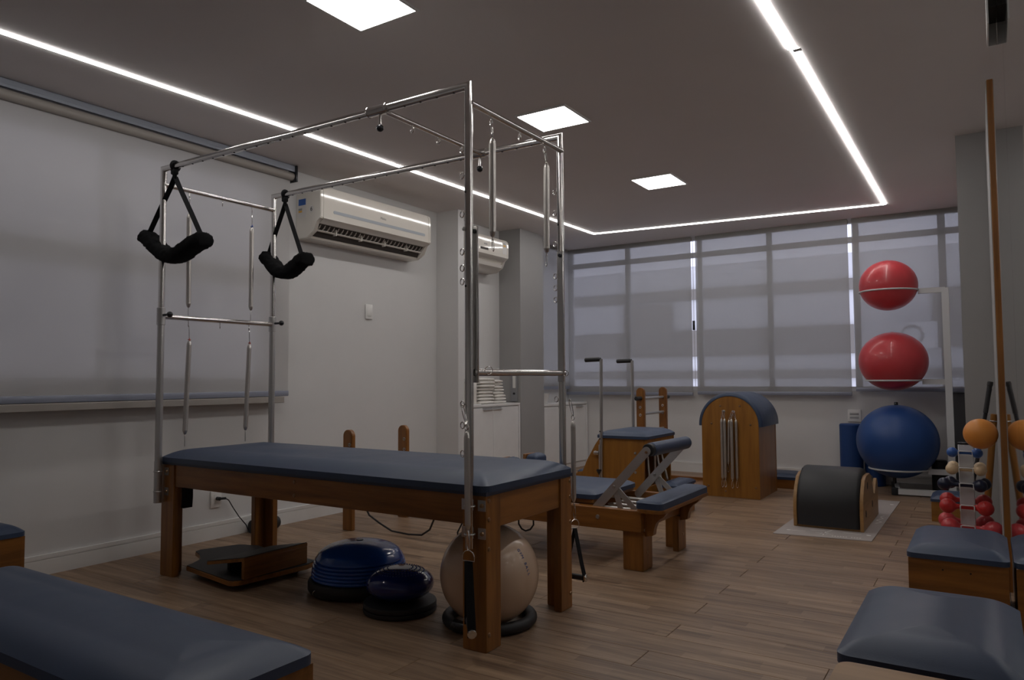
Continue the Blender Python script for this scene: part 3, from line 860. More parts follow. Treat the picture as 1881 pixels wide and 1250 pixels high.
# frame tubes
R1 = 0.0158
XA, XBp, YN, YFp, ZT = -3.594, -1.610, 2.198, 2.907, 2.110
for yy in (YN, YFp):
    b = B(); tube(b, [(XA, yy, 0.378), (XA, yy, ZT), (XBp, yy, ZT), (XBp, yy, 0.378)], R1, 20); obj('frame_tube', b, M['chrome'], T)
    b = B(); cyl(b, (XA, yy, 0.372), (XA, yy, 0.585), 0.0195, 18); obj('post_sleeve', b, M['steel'], T)
    b = B(); cyl(b, (XA, yy, 0.58), (XA, yy, 1.34), 0.0178, 18); obj('post_sleeve', b, M['steel'], T)
for xx in (XA, XBp):
    for yy, sy in ((YN, 1), (YFp, -1)):
        for z0 in (0.43, 0.532):
            b = B()
            yq = (2.2245 if sy > 0 else 2.8805)
            for sx in (-1, 1):
                box(b, xx+sx*0.037-0.017, xx+sx*0.037+0.017, min(yq, yq-sy*0.003), max(yq, yq-sy*0.003), z0-.02, z0+.02)
            ring(b, (xx, yy, z0), 0.0195, 0.003, (0, 0, 1), 16, 6)
            br2 = obj('post_bracket', b, M['steel'], T)
            b = B(); lathe(b, (xx+0.039, yq-sy*0.003, z0), [(0.009, 0), (0.007, 0.005), (0, 0.007)], 12, (0, -sy, 0)); obj('bracket_bolt', b, M['bolt'], br2)
for xx, z0, lb in ((-3.59, 2.025, 'head_bar'), (-3.59, 1.332, 'lower_head_bar'), (-1.602, 2.043, 'foot_bar')):
    b = B(); cyl(b, (xx, YN, z0), (xx, YFp, z0), 0.0125 if lb != 'lower_head_bar' else 0.0135, 16); obj(lb, b, M['chrome'], T)
# sliders on the lower head bar, with pull knobs
for yy, d in ((YN, (1, 0.05, 0.02)), (YFp, (1, 0.1, 0.0))):
    b = B(); cyl(b, (XA, yy, 1.288), (XA, yy, 1.378), 0.0215, 18, .002); sl = obj('bar_slider', b, M['steel'], T)
    dv = Vector(d).normalized()
    p = Vector((XA, yy, 1.338))
    b = B(); cyl(b, p+dv*0.02, p+dv*0.06, 0.007, 12); sphere(b, p+dv*0.072, 0.0155, 16, 10); obj('pull_knob', b, M['blackgloss'], sl)
# sliding trapeze bar across the top
for yy in (YN, YFp):
    b = B(); cyl(b, (-2.122, yy, ZT), (-2.022, yy, ZT), 0.0215, 20); ring(b, (-2.122, yy, ZT), 0.0215, 0.002, (1, 0, 0), 20, 6); ring(b, (-2.022, yy, ZT), 0.0215, 0.002, (1, 0, 0), 20, 6)
    sl = obj('bar_slider', b, M['chrome'], T)
    b = B(); cyl(b, (-2.062, yy, ZT-.018), (-2.062, yy, ZT-.062), 0.007, 12); obj('knob_stem', b, M['chrome'], sl)
    b = B(); sphere(b, (-2.062, yy, ZT-.076), 0.0155, 16, 10); obj('pull_knob', b, M['blackgloss'], sl)
b = B(); cyl(b, (-2.045, YN, ZT-.006), (-2.045, YFp, ZT-.006), 0.0115, 16); obj('cross_bar', b, M['chrome'], T)
# eye bolts
def eye(c, n=(0, 1, 0), stem=(0, 0, 1)):
    b = B(); ring(b, c, 0.0122, 0.0023, n, 18, 8)
    s2 = Vector(stem).normalized(); c = Vector(c)
    cyl(b, c+s2*0.010, c+s2*0.022, 0.0022, 8)
    obj('eye_bolt', b, M['chrome'], T)
for yy in (2.337, 2.546, 2.753): eye((-1.602, yy, 2.008), (0.6, 0.8, 0))
for yy in (2.345, 2.549, 2.748): eye((-3.59, yy, 1.993), (0.6, 0.8, 0))
for yy in (2.352, 2.545, 2.736): eye((-3.59, yy, 1.300), (0.6, 0.8, 0))
for yy in (2.38, 2.56, 2.735): eye((-2.045, yy, ZT-.035), (0.3, 1, 0))
for zz in (1.87, 1.769, 1.621, 1.478, 1.416, 1.365, 0.905, 0.827, 0.722): eye((-1.642, YN, zz), (0.35, 1, 0), (1, 0, 0))
for zz in (1.857, 1.758, 1.615, 1.467, 1.412, 1.358, 0.905): eye((-1.640, YFp, zz), (0.35, 1, 0), (1, 0, 0))
# adjustment holes: small dark plugs set in the tubes
b = B()
for i in range(22):
    xx = -3.42+i*0.083
    if -2.14 < xx < -2.0: continue
    for yy in (YN, YFp):
        lathe(b, (xx, yy-.004, ZT-R1-.0004), [(0.0048, 0), (0.0048, 0.0025)], 8, (0, 0, 1))
for zz in (1.918, 1.82, 1.66, 1.533, 1.435):
    for yy in (YN, YFp): lathe(b, (XA+R1*0.5, yy-R1*0.87+.0005, zz), [(0.0045, 0), (0.0045, 0.0022)], 8, (-0.5, 0.87, 0))
for zz in (1.70, 1.345):
    for yy in (YN, YFp): lathe(b, (XBp-.004, yy-R1+.0002, zz), [(0.005, 0), (0.005, 0.0022)], 8, (0.1, 1, 0))
o = obj('adjustment_holes', b, M['dark'], T); o['kind'] = 'stuff'
# push-through bar
for yy, sy in ((YN+.026, 1), (YFp-.024, -1)):
    b = B(); box(b, -1.617, -1.585, yy-.003, yy+.003, 0.985, 1.575, 0.002, 1); ar = obj('push_arm', b, M['steel'], T)
    b = B(); lathe(b, (-1.60, yy-.003, 1.555), [(0.009, 0), (0.008, 0.006), (0, 0.008)], 12, (0, -1, 0)); obj('pivot_bolt', b, M['blackgloss'], ar)
b = B(); lathe(b, (-1.62, YN-.0155, 1.56), [(0.008, 0), (0.008, 0.004), (0, 0.007)], 12, (-0.1, -1, 0)); obj('pivot_bolt', b, M['steel'], T)
b = B(); cyl(b, (-1.600, YN+.02, 1.023), (-1.600, YFp-.002, 1.023), 0.0135, 18); obj('push_bar', b, M['chrome'], T)
b = B(); ring(b, (-1.585, YFp-.01, 1.022), 0.012, 0.002, (0.5, -0.9, 0), 16, 6); obj('push_bar_eye', b, M['chrome'], T)
b = B(); ring(b, (-1.585, YN+.09, 1.03), 0.016, 0.0018, (0.2, -0.9, 0.1), 18, 6); obj('push_bar_eye', b, M['chrome'], T)
# dark strip standing in for shade on the near left leg's inner face
b = B(); strap(b, [(-3.478, 2.29, 0.46), (-3.477, 2.29, 0.40), (-3.482, 2.29, 0.345)], (0, 1, 0), 0.05, 0.02); obj('leg_shade_strip', b, M['webbing'], T)

# ---------------- springs
def loop_link(bm, p0, p1, wdt, r, nrm):
    """pear shaped wire loop (carabiner) between two points"""
    p0, p1 = Vector(p0), Vector(p1); d = p1-p0; L = d.length; d.normalize()
    s2 = d.cross(Vector(nrm)).normalized()
    pts = []
    for i in range(18):
        a = 2*PI*i/18
        h = 0.5-0.5*math.cos(a)
        pts.append(p0+d*(h*L)+s2*(math.sin(a)*wdt*(0.55+0.45*h)))
    tube(bm, pts, r, 6, closed=True)

def coil(bm, p0, p1, r, ribs=70):
    p0, p1 = Vector(p0), Vector(p1); L = (p1-p0).length
    pr = [(0.003, 0), (r*0.55, 0.004), (r*0.9, 0.018)]
    a, e = 0.022, L-0.022
    for i in range(ribs):
        h = a+(e-a)*i/ribs
        pr += [(r*0.90, h), (r, h+(e-a)/ribs*0.5)]
    pr += [(r*0.9, L-.018), (r*0.55, L-.004), (0.003, L)]
    lathe(bm, p0, pr, 12, p1-p0)

def spring(label, eyept, p0, p1, r, group, tie=None, hook_bottom='clip', nrm=(0.5, 0.85, 0), ribs=70, bottom=None):
    p0, p1 = Vector(p0), Vector(p1)
    t = thing('spring', label, 'spring', p1, group)
    b = B(); coil(b, p0, p1, r, ribs); obj('coil', b, M['spring'], t, angle=80)
    b = B(); loop_link(b, p0+(Vector(eyept)-p0)*0.02, eyept, 0.0085, 0.0019, nrm); obj('top_clip', b, M['chrome'], t)
    if bottom is None: bottom = p1+Vector((0, 0, -0.062))
    b = B(); loop_link(b, p1, bottom, 0.010, 0.0018, nrm); obj('bottom_clip', b, M['steel'] if hook_bottom == 'clip' else M['chrome'], t)
    if tie:
        b = B(); ring(b, p0+Vector((0, 0, 0.004)), 0.006, 0.0022, (0, 0, 1), 12, 6); tube(b, [p0+Vector((0.004, 0, .004)), p0+Vector((0.016, -.01, .010)), p0+Vector((0.024, -.012, -.002))], 0.0022, 6); obj('tape_tie', b, M[tie], t)
    return t
GH = 'springs hanging at the head end'
spring('spring hanging from the top head bar, nearer one, behind the left fleece sling', (-3.59, 2.347, 1.984), (-3.59, 2.345, 1.900), (-3.59, 2.350, 1.390), 0.0135, GH)
spring('spring with a blue tie hanging from the top head bar, farther one', (-3.59, 2.748, 1.984), (-3.59, 2.748, 1.895), (-3.59, 2.748, 1.405), 0.0135, GH, 'blue_tie')
spring('spring with a red tie hanging from the lower head bar, nearer one', (-3.585, 2.352, 1.291), (-3.58, 2.352, 1.213), (-3.585, 2.339, 0.712), 0.0135, GH, 'red_tie')
spring('spring with a red tie hanging from the lower head bar, farther one', (-3.585, 2.736, 1.291), (-3.58, 2.734, 1.209), (-3.585, 2.718, 0.710), 0.0135, GH, 'red_tie')
GF = 'springs hanging at the foot end'
spring('stout spring hanging from the foot bar, nearer one', (-1.602, 2.338, 1.998), (-1.60, 2.342, 1.946), (-1.60, 2.340, 1.552), 0.0142, GF, None, 'loop', bottom=(-1.60, 2.345, 1.497))
spring('stout spring hanging from the foot bar, farther one', (-1.602, 2.755, 1.998), (-1.60, 2.766, 1.953), (-1.60, 2.761, 1.549), 0.0142, GF, None, 'loop', bottom=(-1.60, 2.756, 1.49))

def spring_handle(label, eyept, p0, p1, dring, hand0, hand1, wv):
    p0, p1, dring, hand0, hand1 = map(Vector, (p0, p1, dring, hand0, hand1))
    t = thing('spring', label, 'spring', hand0, 'springs with handles')
    b = B(); coil(b, p0, p1, 0.0118, 64); obj('coil', b, M['spring'], t, angle=80)
    b = B(); loop_link(b, p0+Vector((0, 0, .022)), eyept, 0.0095, 0.002, (0.3, 1, 0)); ring(b, p0+Vector((0, 0, .016)), 0.010, 0.002, (0.3, 1, 0), 14, 6); obj('top_clip', b, M['chrome'], t)
    b = B(); loop_link(b, p1, dring+Vector((0, 0, .018)), 0.008, 0.002, (0.3, 1, 0)); obj('bottom_clip', b, M['chrome'], t)
    ax = (hand1-hand0).normalized()
    b = B(); u = Vector(wv).normalized()
    pts = [dring+u*(0.024*math.cos(a))+Vector((0, 0, 0.024*math.sin(a)-.004)) for a in [PI*i/12 for i in range(13)]]
    pts += [dring+u*-0.024+Vector((0, 0, -0.018)), dring+u*0.024+Vector((0, 0, -0.018))]
    tube(b, pts, 0.002, 6, closed=True); obj('d_ring', b, M['chrome'], t)
    top = dring+Vector((0, 0, -.018))
    for h in (hand0+ax*0.012, hand1-ax*0.012):
        b = B(); nn = ax.cross(Vector((0, 0, 1))).normalized()
        mid = top.lerp(h, 0.25)
        strap(b, [top, mid, top.lerp(h, 0.7), h+Vector((0, 0, 0.012)), h+Vector((0, 0, -.016))], nn, 0.030, 0.003)
        obj('strap', b, M['webbing'], t)
    b = B(); cyl(b, hand0+ax*.004, hand1-ax*.004, 0.0125, 16); g = obj('grip', b, M['black'], t)
    for h, s2 in ((hand0, 1), (hand1, -1)):
        b = B(); cyl(b, h, h+ax*s2*0.010, 0.0165, 18, .002); cyl(b, h-ax*s2*.001, h, 0.009, 12); obj('end_ring', b, M['chrome'], t)
spring_handle('spring with a black strap handle hanging on the nearer foot post', (-1.628, 2.176, 0.905), (-1.594, 2.160, 0.808), (-1.588, 2.158, 0.452), (-1.586, 2.158, 0.362), (-1.612, 2.190, 0.130), (-1.532, 2.105, 0.108), (1, 0.1, 0))
spring_handle('spring with a black strap handle hanging on the farther foot post', (-1.585, 2.93, 0.905), (-1.576, 2.945, 0.806), (-1.576, 2.945, 0.442), (-1.572, 2.945, 0.345), (-1.635, 2.945, 0.113), (-1.515, 2.945, 0.113), (0.4, 1, 0))

# ---------------- fleece slings
def sling(label, y, knot, ends, path, seed):
    t = thing('fleece_sling', label, 'sling', (knot[0], y, 1.6), 'fleece slings')
    K = Vector((knot[0], y, knot[1]))
    b = B()
    ring(b, (K.x, y, ZT), 0.021, 0.0095, (1, 0.0, 0.0), 18, 8)
    tube(b, [(K.x-.008, y-.012, ZT-.02), (K.x+.006, y-.008, K.z+.035), K+Vector((0, 0, .0))], [0.010, 0.012, 0.009], 8)
    box(b, K.x-.013, K.x+.017, y-.02, y+.01, K.z+.028, K.z+.055, 0.006)
    obj('knot', b, M['webbing'], t)
    for (ex, ez), s2 in zip(ends, (-1, 1)):
        b = B(); k2 = K+Vector((0, 0, .02))
        e = Vector((ex, y, ez))
        strap(b, [k2, k2.lerp(e, .15)+Vector((s2*.004, 0, -.01)), k2.lerp(e, .6), e], (0.35, 1, 0), 0.026, 0.0035); obj('strap', b, M['webbing'], t)
    # cuff: smooth path resampled
    P = [Vector((px, y, pz)) for px, pz in path]
    fine = []
    for i in range(len(P)-1):
        a0 = P[max(i-1, 0)]; a1_ = P[i]; a2_ = P[i+1]; a3 = P[min(i+2, len(P)-1)]
        for k2 in range(10):
            q = k2/10
            fine.append(0.5*((2*a1_)+(-a0+a2_)*q+(2*a0-5*a1_+4*a2_-a3)*q*q+(-a0+3*a1_-3*a2_+a3)*q**3))
    fine.append(P[-1])
    b = B(); seg = 28; rings = []
    n = len(fine)
    for i, p in enumerate(fine):
        d = (fine[min(i+1, n-1)]-fine[max(i-1, 0)]).normalized()
        side = Vector((0, 1, 0)); nn = side.cross(d).normalized()
        end = min(i, n-1-i)
        sc2 = [0.72, 0.93, 1.0][min(end, 2)]
        lp = []
        for j in range(seg):
            a = 2*PI*j/seg; ca, sa = math.cos(a), math.sin(a)
            off = side*(0.052*math.copysign(abs(ca)**0.7, ca)*sc2)+nn*(0.037*math.copysign(abs(sa)**0.7, sa)*sc2)
            q = p+off
            f = 1+0.12*noise.noise(q*55+Vector((seed, 0, 0)))+0.08*noise.noise(q*140)
            lp.append(b.verts.new(p+off*f))
        rings.append(lp)
    for p, q in zip(rings, rings[1:]):
        for j in range(seg): b.faces.new((p[j], p[(j+1) % seg], q[(j+1) % seg], q[j]))
    b.faces.new(rings[0][::-1]); b.faces.new(rings[-1])
    # short tufts of pile
    rnd = random.Random(seed)
    for lp in rings:
        for v in lp[::1]:
            if rnd.random() < 0.55:
                c0 = v.co.copy(); i = rings.index(lp)
                nrm = (c0-fine[i]).normalized()
                j = Vector((rnd.uniform(-1, 1), rnd.uniform(-1, 1), rnd.uniform(-1, 1)))*0.5
                tp = c0+(nrm+j).normalized()*rnd.uniform(0.003, 0.007)
                s3 = nrm.cross(Vector((0.3, 0.5, 0.8))).normalized()*0.0018
                b.faces.new([b.verts.new(c0+s3-nrm*.002), b.verts.new(c0-s3-nrm*.002), b.verts.new(tp)])
    obj('fleece_cuff', b, M['fleece'], t, angle=180)
sling('black fleece sling hanging from the nearer top tube, at left', YN, (-3.492, 2.035), ((-3.715, 1.785), (-3.255, 1.712)),
      [(-3.742, 1.770), (-3.685, 1.735), (-3.60, 1.676), (-3.51, 1.640), (-3.42, 1.646), (-3.33, 1.678), (-3.225, 1.702)], 3)
sling('black fleece sling hanging from the farther top tube, in front of the long air conditioner', YFp, (-3.490, 2.035), ((-3.63, 1.775), (-3.335, 1.715)),
      [(-3.665, 1.755), (-3.61, 1.71), (-3.545, 1.652), (-3.465, 1.636), (-3.39, 1.664), (-3.335, 1.698), (-3.285, 1.704)], 9)

# ================================================================== UNDER THE TRAPEZE TABLE
t = thing('jump_board', 'low wooden board with black matting on the floor under the bench, beside the left legs', 'board', (-3.25, 2.5, 0))
poly = [(-3.455, 2.275), (-3.03, 2.212), (-3.005, 2.22), (-2.985, 2.25), (-2.945, 2.62), (-2.97, 2.70), (-3.22, 2.73), (-3.40, 2.74), (-3.52, 2.77), (-3.64, 2.73), (-3.715, 2.53), (-3.70, 2.49), (-3.62, 2.46), (-3.52, 2.40), (-3.472, 2.32)]
b = B(); prism(b, poly, 'xy', 0.03, 0.052, 0.002); obj('base_board', b, M['wood_x'], t)
cx = sum(p[0] for p in poly)/len(poly); cy = sum(p[1] for p in poly)/len(poly)
b = B(); prism(b, [(cx+(p[0]-cx)*.99, cy+(p[1]-cy)*.985) for p in poly], 'xy', 0.052, 0.056); obj('matting', b, M['black'], t)
b = B()
for px, py in ((-3.35, 2.36), (-3.08, 2.34), (-3.06, 2.62), (-3.45, 2.65)): cyl(b, (px, py, 0), (px, py, 0.03), 0.03, 14)
obj('feet', b, M['black'], t)
t = thing('angle_board', 'L-shaped wooden block with black top lying on the matted board', 'board', (-3.1, 2.45, 0.056))
b = B(); box(b, -2.990, -2.970, 2.255, 2.640, 0.0565, 0.142, 0.002, 1); obj('front_board', b, M['wood_y'], t)
b = B(); prism(b, [(-3.255, 0.090), (-2.970, 0.142), (-2.970, 0.158), (-3.255, 0.106)], 'xz', 2.255, 2.640, 0.001); obj('top_board', b, M['wood_y'], t)
b = B(); prism(b, [(-3.255, 0.1065), (-2.972, 0.1585), (-2.972, 0.161), (-3.255, 0.109)], 'xz', 2.258, 2.637); obj('matting', b, M['black'], t)
b = B(); box(b, -3.20, -3.18, 2.33, 2.62, 0.0565, 0.1005, 0.002, 1); obj('back_foot', b, M['black'], t)

t = thing('balance_dome', 'large blue ribbed balance dome on a black base under the bench', 'balance trainer', (-2.53, 2.58, 0))
c0 = (-2.548, 2.588)
b = B(); lathe(b, (*c0, 0), [(0.20, 0.0), (0.232, 0.008), (0.240, 0.02), (0.240, 0.05), (0.234, 0.062), (0.222, 0.066), (0.0, 0.066)], 56); obj('base', b, M['black'], t)
pr = [(0.222, 0.062)]
for i in range(6):
    zz = 0.066+i*0.0155; rr = 0.2245-0.0007*i*i
    pr += [(rr-.006, zz), (rr, zz+.004), (rr+.0005, zz+.009), (rr-.001, zz+.0135)]
z0 = 0.066+6*.0155; r0 = 0.199
for i in range(1, 13):
    a = PI/2*i/12
    pr.append((r0*math.cos(a)+.0, z0+0.072*math.sin(a)))
b = B(); lathe(b, (*c0, 0), pr, 64); obj('dome', b, M['bosu'], t, angle=60)
b = B(); lathe(b, (*c0, z0+.0715), [(0.018, 0), (0.016, 0.003), (0, 0.0035)], 20); obj('valve_cap', b, M['blackgloss'], t)
for a in (-1.75, -0.25, 1.4, 2.9):
    b = B(); p = (c0[0]+.242*math.cos(a), c0[1]+.242*math.sin(a), 0.032); ring(b, p, 0.012, 0.002, (math.sin(a), -math.cos(a), 0.4), 14, 6); obj('tether_ring', b, M['chrome'], t)

t = thing('balance_cushion', 'small navy air cushion on two round black bases beside the blue dome', 'balance trainer', (-2.165, 2.445, 0))
c0 = (-2.165, 2.445)
b = B(); lathe(b, (*c0, 0), [(0.145, 0.0), (0.157, 0.004), (0.159, 0.014), (0.157, 0.021), (0.150, 0.022)], 48); obj('base_disc', b, M['black'], t)
b = B(); lathe(b, (*c0, 0.022), [(0.150, 0.0), (0.157, 0.003), (0.158, 0.016), (0.155, 0.022), (0.13, 0.026), (0.0, 0.026)], 48); obj('base_disc', b, M['black'], t)
b = B()
pr = []
for i in range(25):
    a = -PI/2+PI*i/24
    rr = 0.147*math.cos(a)**0.85 if math.cos(a) > 0 else 0
    zz = 0.117+0.069*math.sin(a)
    pr.append((max(rr, 0), zz))
pr[0] = (0.06, 0.048); pr[-1] = (0.0, pr[-1][1])
lathe(b, (*c0, 0), pr, 48); obj('cushion', b, M['disc'], t, angle=60)
b = B()
for rr, zz in ((0.020, 0.1835), (0.034, 0.182)): ring(b, (*c0, zz), rr, 0.0022, (0, 0, 1), 30, 6)
for k in range(4):
    rr = 0.055+k*0.016
    ca = (rr/0.147)**(1/0.85); zz = 0.117+0.069*math.sqrt(max(0, 1-ca*ca))
    n = 26+k*8
    for i in range(n):
        a = 2*PI*i/n
        sphere(b, (c0[0]+rr*math.cos(a), c0[1]+rr*math.sin(a), zz), 0.0028, 6, 4)
o = obj('grip_studs', b, M['disc'], t); o['kind'] = 'stuff'

t = thing('exercise_ball', 'pearly beige exercise ball under the foot end of the bench', 'ball', (-1.735, 2.50, 0), 'exercise balls')
cb = Vector((-1.735, 2.505, 0.2035)); rb = 0.202
b = B(); sphere(b, cb, rb, 56, 32); ob = obj('ball_skin', b, M['ball_beige'], t)
# lettering wrapped on the ball, reading downwards on its right side
def ball_text(body, parent, c, r, lon, lat0, size, mt):
    dirc = lambda la, lo: Vector((math.cos(la)*math.cos(lo), math.cos(la)*math.sin(lo), math.sin(la)))
    n = len(body)
    for i, ch in enumerate(body):
        if ch == ' ': continue
        la = lat0-i*size*0.74/r
        lo = lon + 0.05*i*0.3
        d = dirc(la, lo)
        east = Vector((-math.sin(lo), math.cos(lo), 0))
        down = (dirc(la-0.01, lo)-d).normalized()
        text('lettering', ch, size, mt, parent, c+d*(r+.0004), down, d.cross(down), 0.0004)
tocam = (Vector((0, 0, 1.0))-cb).normalized()
ball_text('GYM BALL', t, cb, rb, math.atan2(tocam.y, tocam.x)+0.78, 0.62, 0.019, M['ink_blue'])
t = thing('ring_base', 'black padded ring on the floor around the beige ball', 'ring', (-1.735, 2.52, 0))
b = B(); ring(b, (-1.745, 2.52, 0.0245), 0.172, 0.0235, (0, 0, 1), 40, 14, 0.35, 2*PI-0.25); obj('foam_ring', b, M['black'], t)
b = B(); ring(b, (-1.745, 2.52, 0.0245), 0.172, 0.0252, (0, 0, 1), 8, 14, -0.30, 0.40); obj('ring_joint', b, M['blackgloss'], t)

t = thing('foam_roller', 'black foam roller lying by the left wall beyond the bench', 'foam roller', (-4.055, 3.235, 0), 'foam rollers')
b = B(); pr = [(0.0, 0), (0.042, 0), (0.047, 0.004), (0.047, 0.446), (0.042, 0.45), (0, 0.45)]
lathe(b, (-4.055, 3.13, 0.042), [(0.0, 0), (0.035, 0), (0.042, 0.006), (0.042, 0.20), (0.036, 0.21), (0, 0.21)], 26, (0, 1, 0)); obj('roller', b, M['black'], t)

# ================================================================== REFORMER
Rf = thing('reformer', 'wooden reformer bed with slate pads and steel footbar behind the bench', 'exercise machine', (-2.5, 3.9, 0))
YN2, YF2 = 3.555, 4.215
for ya in (YN2, YF2-.035):
    b = B(); box(b, -3.60, -1.512, ya, ya+.035, 0.202, 0.312, 0.003, 1); obj('side_rail', b, M['wood_x'], Rf)
b = B(); box(b, -1.545, -1.512, YN2+.035, YF2-.035, 0.215, 0.312, 0.002, 1); obj('end_rail', b, M['wood_y'], Rf)
b = B(); box(b, -3.60, -3.567, YN2+.035, YF2-.035, 0.202, 0.312, 0.002, 1); obj('end_rail', b, M['wood_y'], Rf)
def rleg(xa, xb, ya, yb, sy):
    th = 0.035
    yo, yi = (ya, ya+th) if sy < 0 else (yb, yb-th)
    yf2 = yb if sy < 0 else ya
    poly = [(xb, yo), (xa, yo), (xa, yi), (xb-th, yi), (xb-th, yf2), (xb, yf2)]
    b = B(); prism(b, poly, 'xy', 0.0, 0.201, 0.003); obj('leg', b, M['wood_z'], Rf)
    b = B(); lathe(b, (xb, yo+(-sy)*.05, 0.09), [(0.008, 0), (0.006, 0.004), (0, 0.005)], 12, (1, 0, 0)); obj('bolt', b, M['bolt'], Rf)
rleg(-1.625, -1.512, 3.575, 3.70, -1)
rleg(-1.625, -1.512, 4.09, 4.215, 1)
# corner posts below the platform + curved brackets
for ya in (3.60, 4.12):
    prof = [(-1.512, 0.322), (-1.395, 0.322), (-1.393, 0.305), (-1.41, 0.285), (-1.43, 0.272), (-1.45, 0.25), (-1.462, 0.22), (-1.468, 0.185), (-1.512, 0.175)]
    b = B(); prism(b, prof, 'xz', ya, ya+.045, 0.002); obj('platform_bracket', b, M['wood_z'], Rf)
b = B(); prism(b, rrect(-1.530, -1.378, 3.505, 4.265, 0.05, 6), 'xy', 0.312, 0.331, 0.002); obj('platform_board', b, M['wood_y'], Rf)
b = B(); cushion(b, -1.532, -1.385, 3.515, 4.255, 0.331, 0.034, 0.010, rc=0.03, inset=0.03); obj('platform_pad', b, M['vinyl'], Rf, angle=45)
b = B(); lathe(b, (-1.76, YN2, 0.262), [(0.012, 0), (0.010, 0.006), (0, 0.008)], 12, (0, -1, 0)); obj('rail_bolt', b, M['steel'], Rf)
# head risers
for ya in (3.53, 4.075):
    xa, xb = (-3.628, -3.545)
    r = (xb-xa)/2; cx = (xa+xb)/2
    prof = [(xa, 0.0), (xb, 0.0), (xb, 0.62)]+[(cx+r*math.cos(PI*i/10), 0.622+r*math.sin(PI*i/10)) for i in range(11)]+[(xa, 0.62)]
    b = B(); prism(b, prof, 'xz', ya-.008, ya+.028, 0.004); rs = obj('riser', b, M['wood_z'], Rf)
    for zz in (0.565, 0.49):
        b = B(); ring(b, (cx+.022, ya-.010, zz), 0.009, 0.003, (0, 1, 0), 14, 6); obj('pulley_eye', b, M['steel'], rs)
# carriage
b = B(); box(b, -2.46, -1.815, 3.615, 4.165, 0.318, 0.340, 0.004); obj('carriage_board', b, M['wood_x'], Rf)
b = B(); cushion(b, -2.45, -1.80, 3.605, 4.18, 0.340, 0.026, 0.028, rc=0.04, inset=0.09); obj('carriage_pad', b, M['vinyl'], Rf, angle=45)
b = B()
for yy in (3.61, 4.16): cyl(b, (-3.5, yy, 0.27), (-1.56, yy, 0.27), 0.008, 10)
obj('carriage_track', b, M['alu'], Rf)
b = B()
for k in range(4): coil(b, (-1.83, 3.72+.11*k, 0.285), (-1.56, 3.72+.11*k, 0.285), 0.010, 30)
obj('carriage_springs', b, M['spring'], Rf, angle=80)
for ya in (3.66, 3.955):
    b = B(); box(b, -2.478, -2.462, ya, ya+.13, 0.33, 0.522, 0.003, 1); sh = obj('shoulder_plate', b, M['wood_z'], Rf)
    b = B(); cushion(b, -2.460, -2.375, ya-.002, ya+.132, 0.37, 0.138, 0.020, rc=0.02, inset=0.03); obj('shoulder_pad', b, M['vinyl'], sh, angle=45)
b = B(); cushion(b, -2.74, -2.48, 3.78, 4.00, 0.345, 0.03, 0.03, rc=0.05, inset=0.06); obj('headrest', b, M['vinyl'], Rf, angle=45)
b = B(); box(b, -2.74, -2.46, 3.79, 3.99, 0.322, 0.345); obj('headrest_board', b, M['wood_x'], Rf)
# footbar: flat arms, struts, padded roll
def flatbar(p0, p1, y, wd, th=0.006):
    p0 = Vector((p0[0], 0, p0[1])); p1 = Vector((p1[0], 0, p1[1])); d = (p1-p0).normalized(); s2 = Vector((-d.z, 0, d.x))*wd/2
    poly = []
    ang = math.atan2(s2.z, s2.x)
    for i in range(9): a = ang-PI*0+PI*i/8; poly.append((p0.x+math.cos(a)*wd/2, p0.z+math.sin(a)*wd/2))
    for i in range(9): a = ang+PI+PI*i/8; poly.append((p1.x+math.cos(a)*wd/2, p1.z+math.sin(a)*wd/2))
    b = B(); prism(b, poly, 'xz', y-th/2, y+th/2, 0.0008); return b
for y, st in ((3.600, ((-1.652, 0.31), (-1.575, 0.312))), (4.170, ((-1.640, 0.305), (-1.568, 0.312)))):
    ar = obj('footbar_arm', flatbar((-1.79, 0.300), (-1.497, 0.617), y, 0.046), M['alu'], Rf)
    pv = (-1.684, 0.420)
    for k, s2 in enumerate(st):
        o = obj('footbar_strut', flatbar(pv, s2, y+.007+.006*k, 0.030, 0.005), M['alu'], Rf)
    b = B(); lathe(b, (pv[0], y-.003, pv[1]), [(0.009, 0), (0.008, 0.005), (0, 0.007)], 12, (0, -1, 0)); obj('pivot_bolt', b, M['steel'], ar)
    b = B(); lathe(b, (-1.497, y-.003, 0.612), [(0.008, 0), (0.007, 0.004), (0, 0.006)], 12, (0, -1, 0)); obj('end_bolt', b, M['bolt'], ar)
b = B(); cyl(b, (-1.495, 3.606, 0.622), (-1.478, 4.165, 0.622), 0.013, 12); cyl(b, (-1.495, 3.615, 0.622), (-1.494, 3.65, 0.622), 0.033, 20, .003); obj('footbar_tube', b, M['black'], Rf)
b = B(); cyl(b, (-1.4935, 3.65, 0.622), (-1.478, 4.150, 0.622), 0.036, 24, .006); obj('footbar_pad', b, M['vinyl'], Rf)
b = B(); tube(b, [(-3.50, 3.575, 0.20), (-3.44, 3.58, 0.105), (-3.36, 3.60, 0.055), (-3.26, 3.60, 0.018), (-3.12, 3.60, 0.012), (-3.01, 3.60, 0.020), (-2.945, 3.60, 0.06), (-2.86, 3.58, 0.20)], 0.006, 8); obj('pull_rope', b, M['black'], Rf)
b = B(); tube(b, [(-2.35, 3.7, 0.21), (-2.35, 3.7, 0.14), (-2.33, 3.7, 0.113), (-2.303, 3.7, 0.104), (-2.27, 3.7, 0.116), (-2.248, 3.7, 0.145), (-2.25, 3.7, 0.21)], 0.005, 8); obj('pull_rope', b, M['black'], Rf)
b = B(); tube(b, [(-2.62, 3.575, 0.21), (-2.66, 3.57, 0.15), (-2.69, 3.55, 0.08), (-2.68, 3.55, 0.012)], 0.005, 8); obj('pull_rope', b, M['black'], Rf)

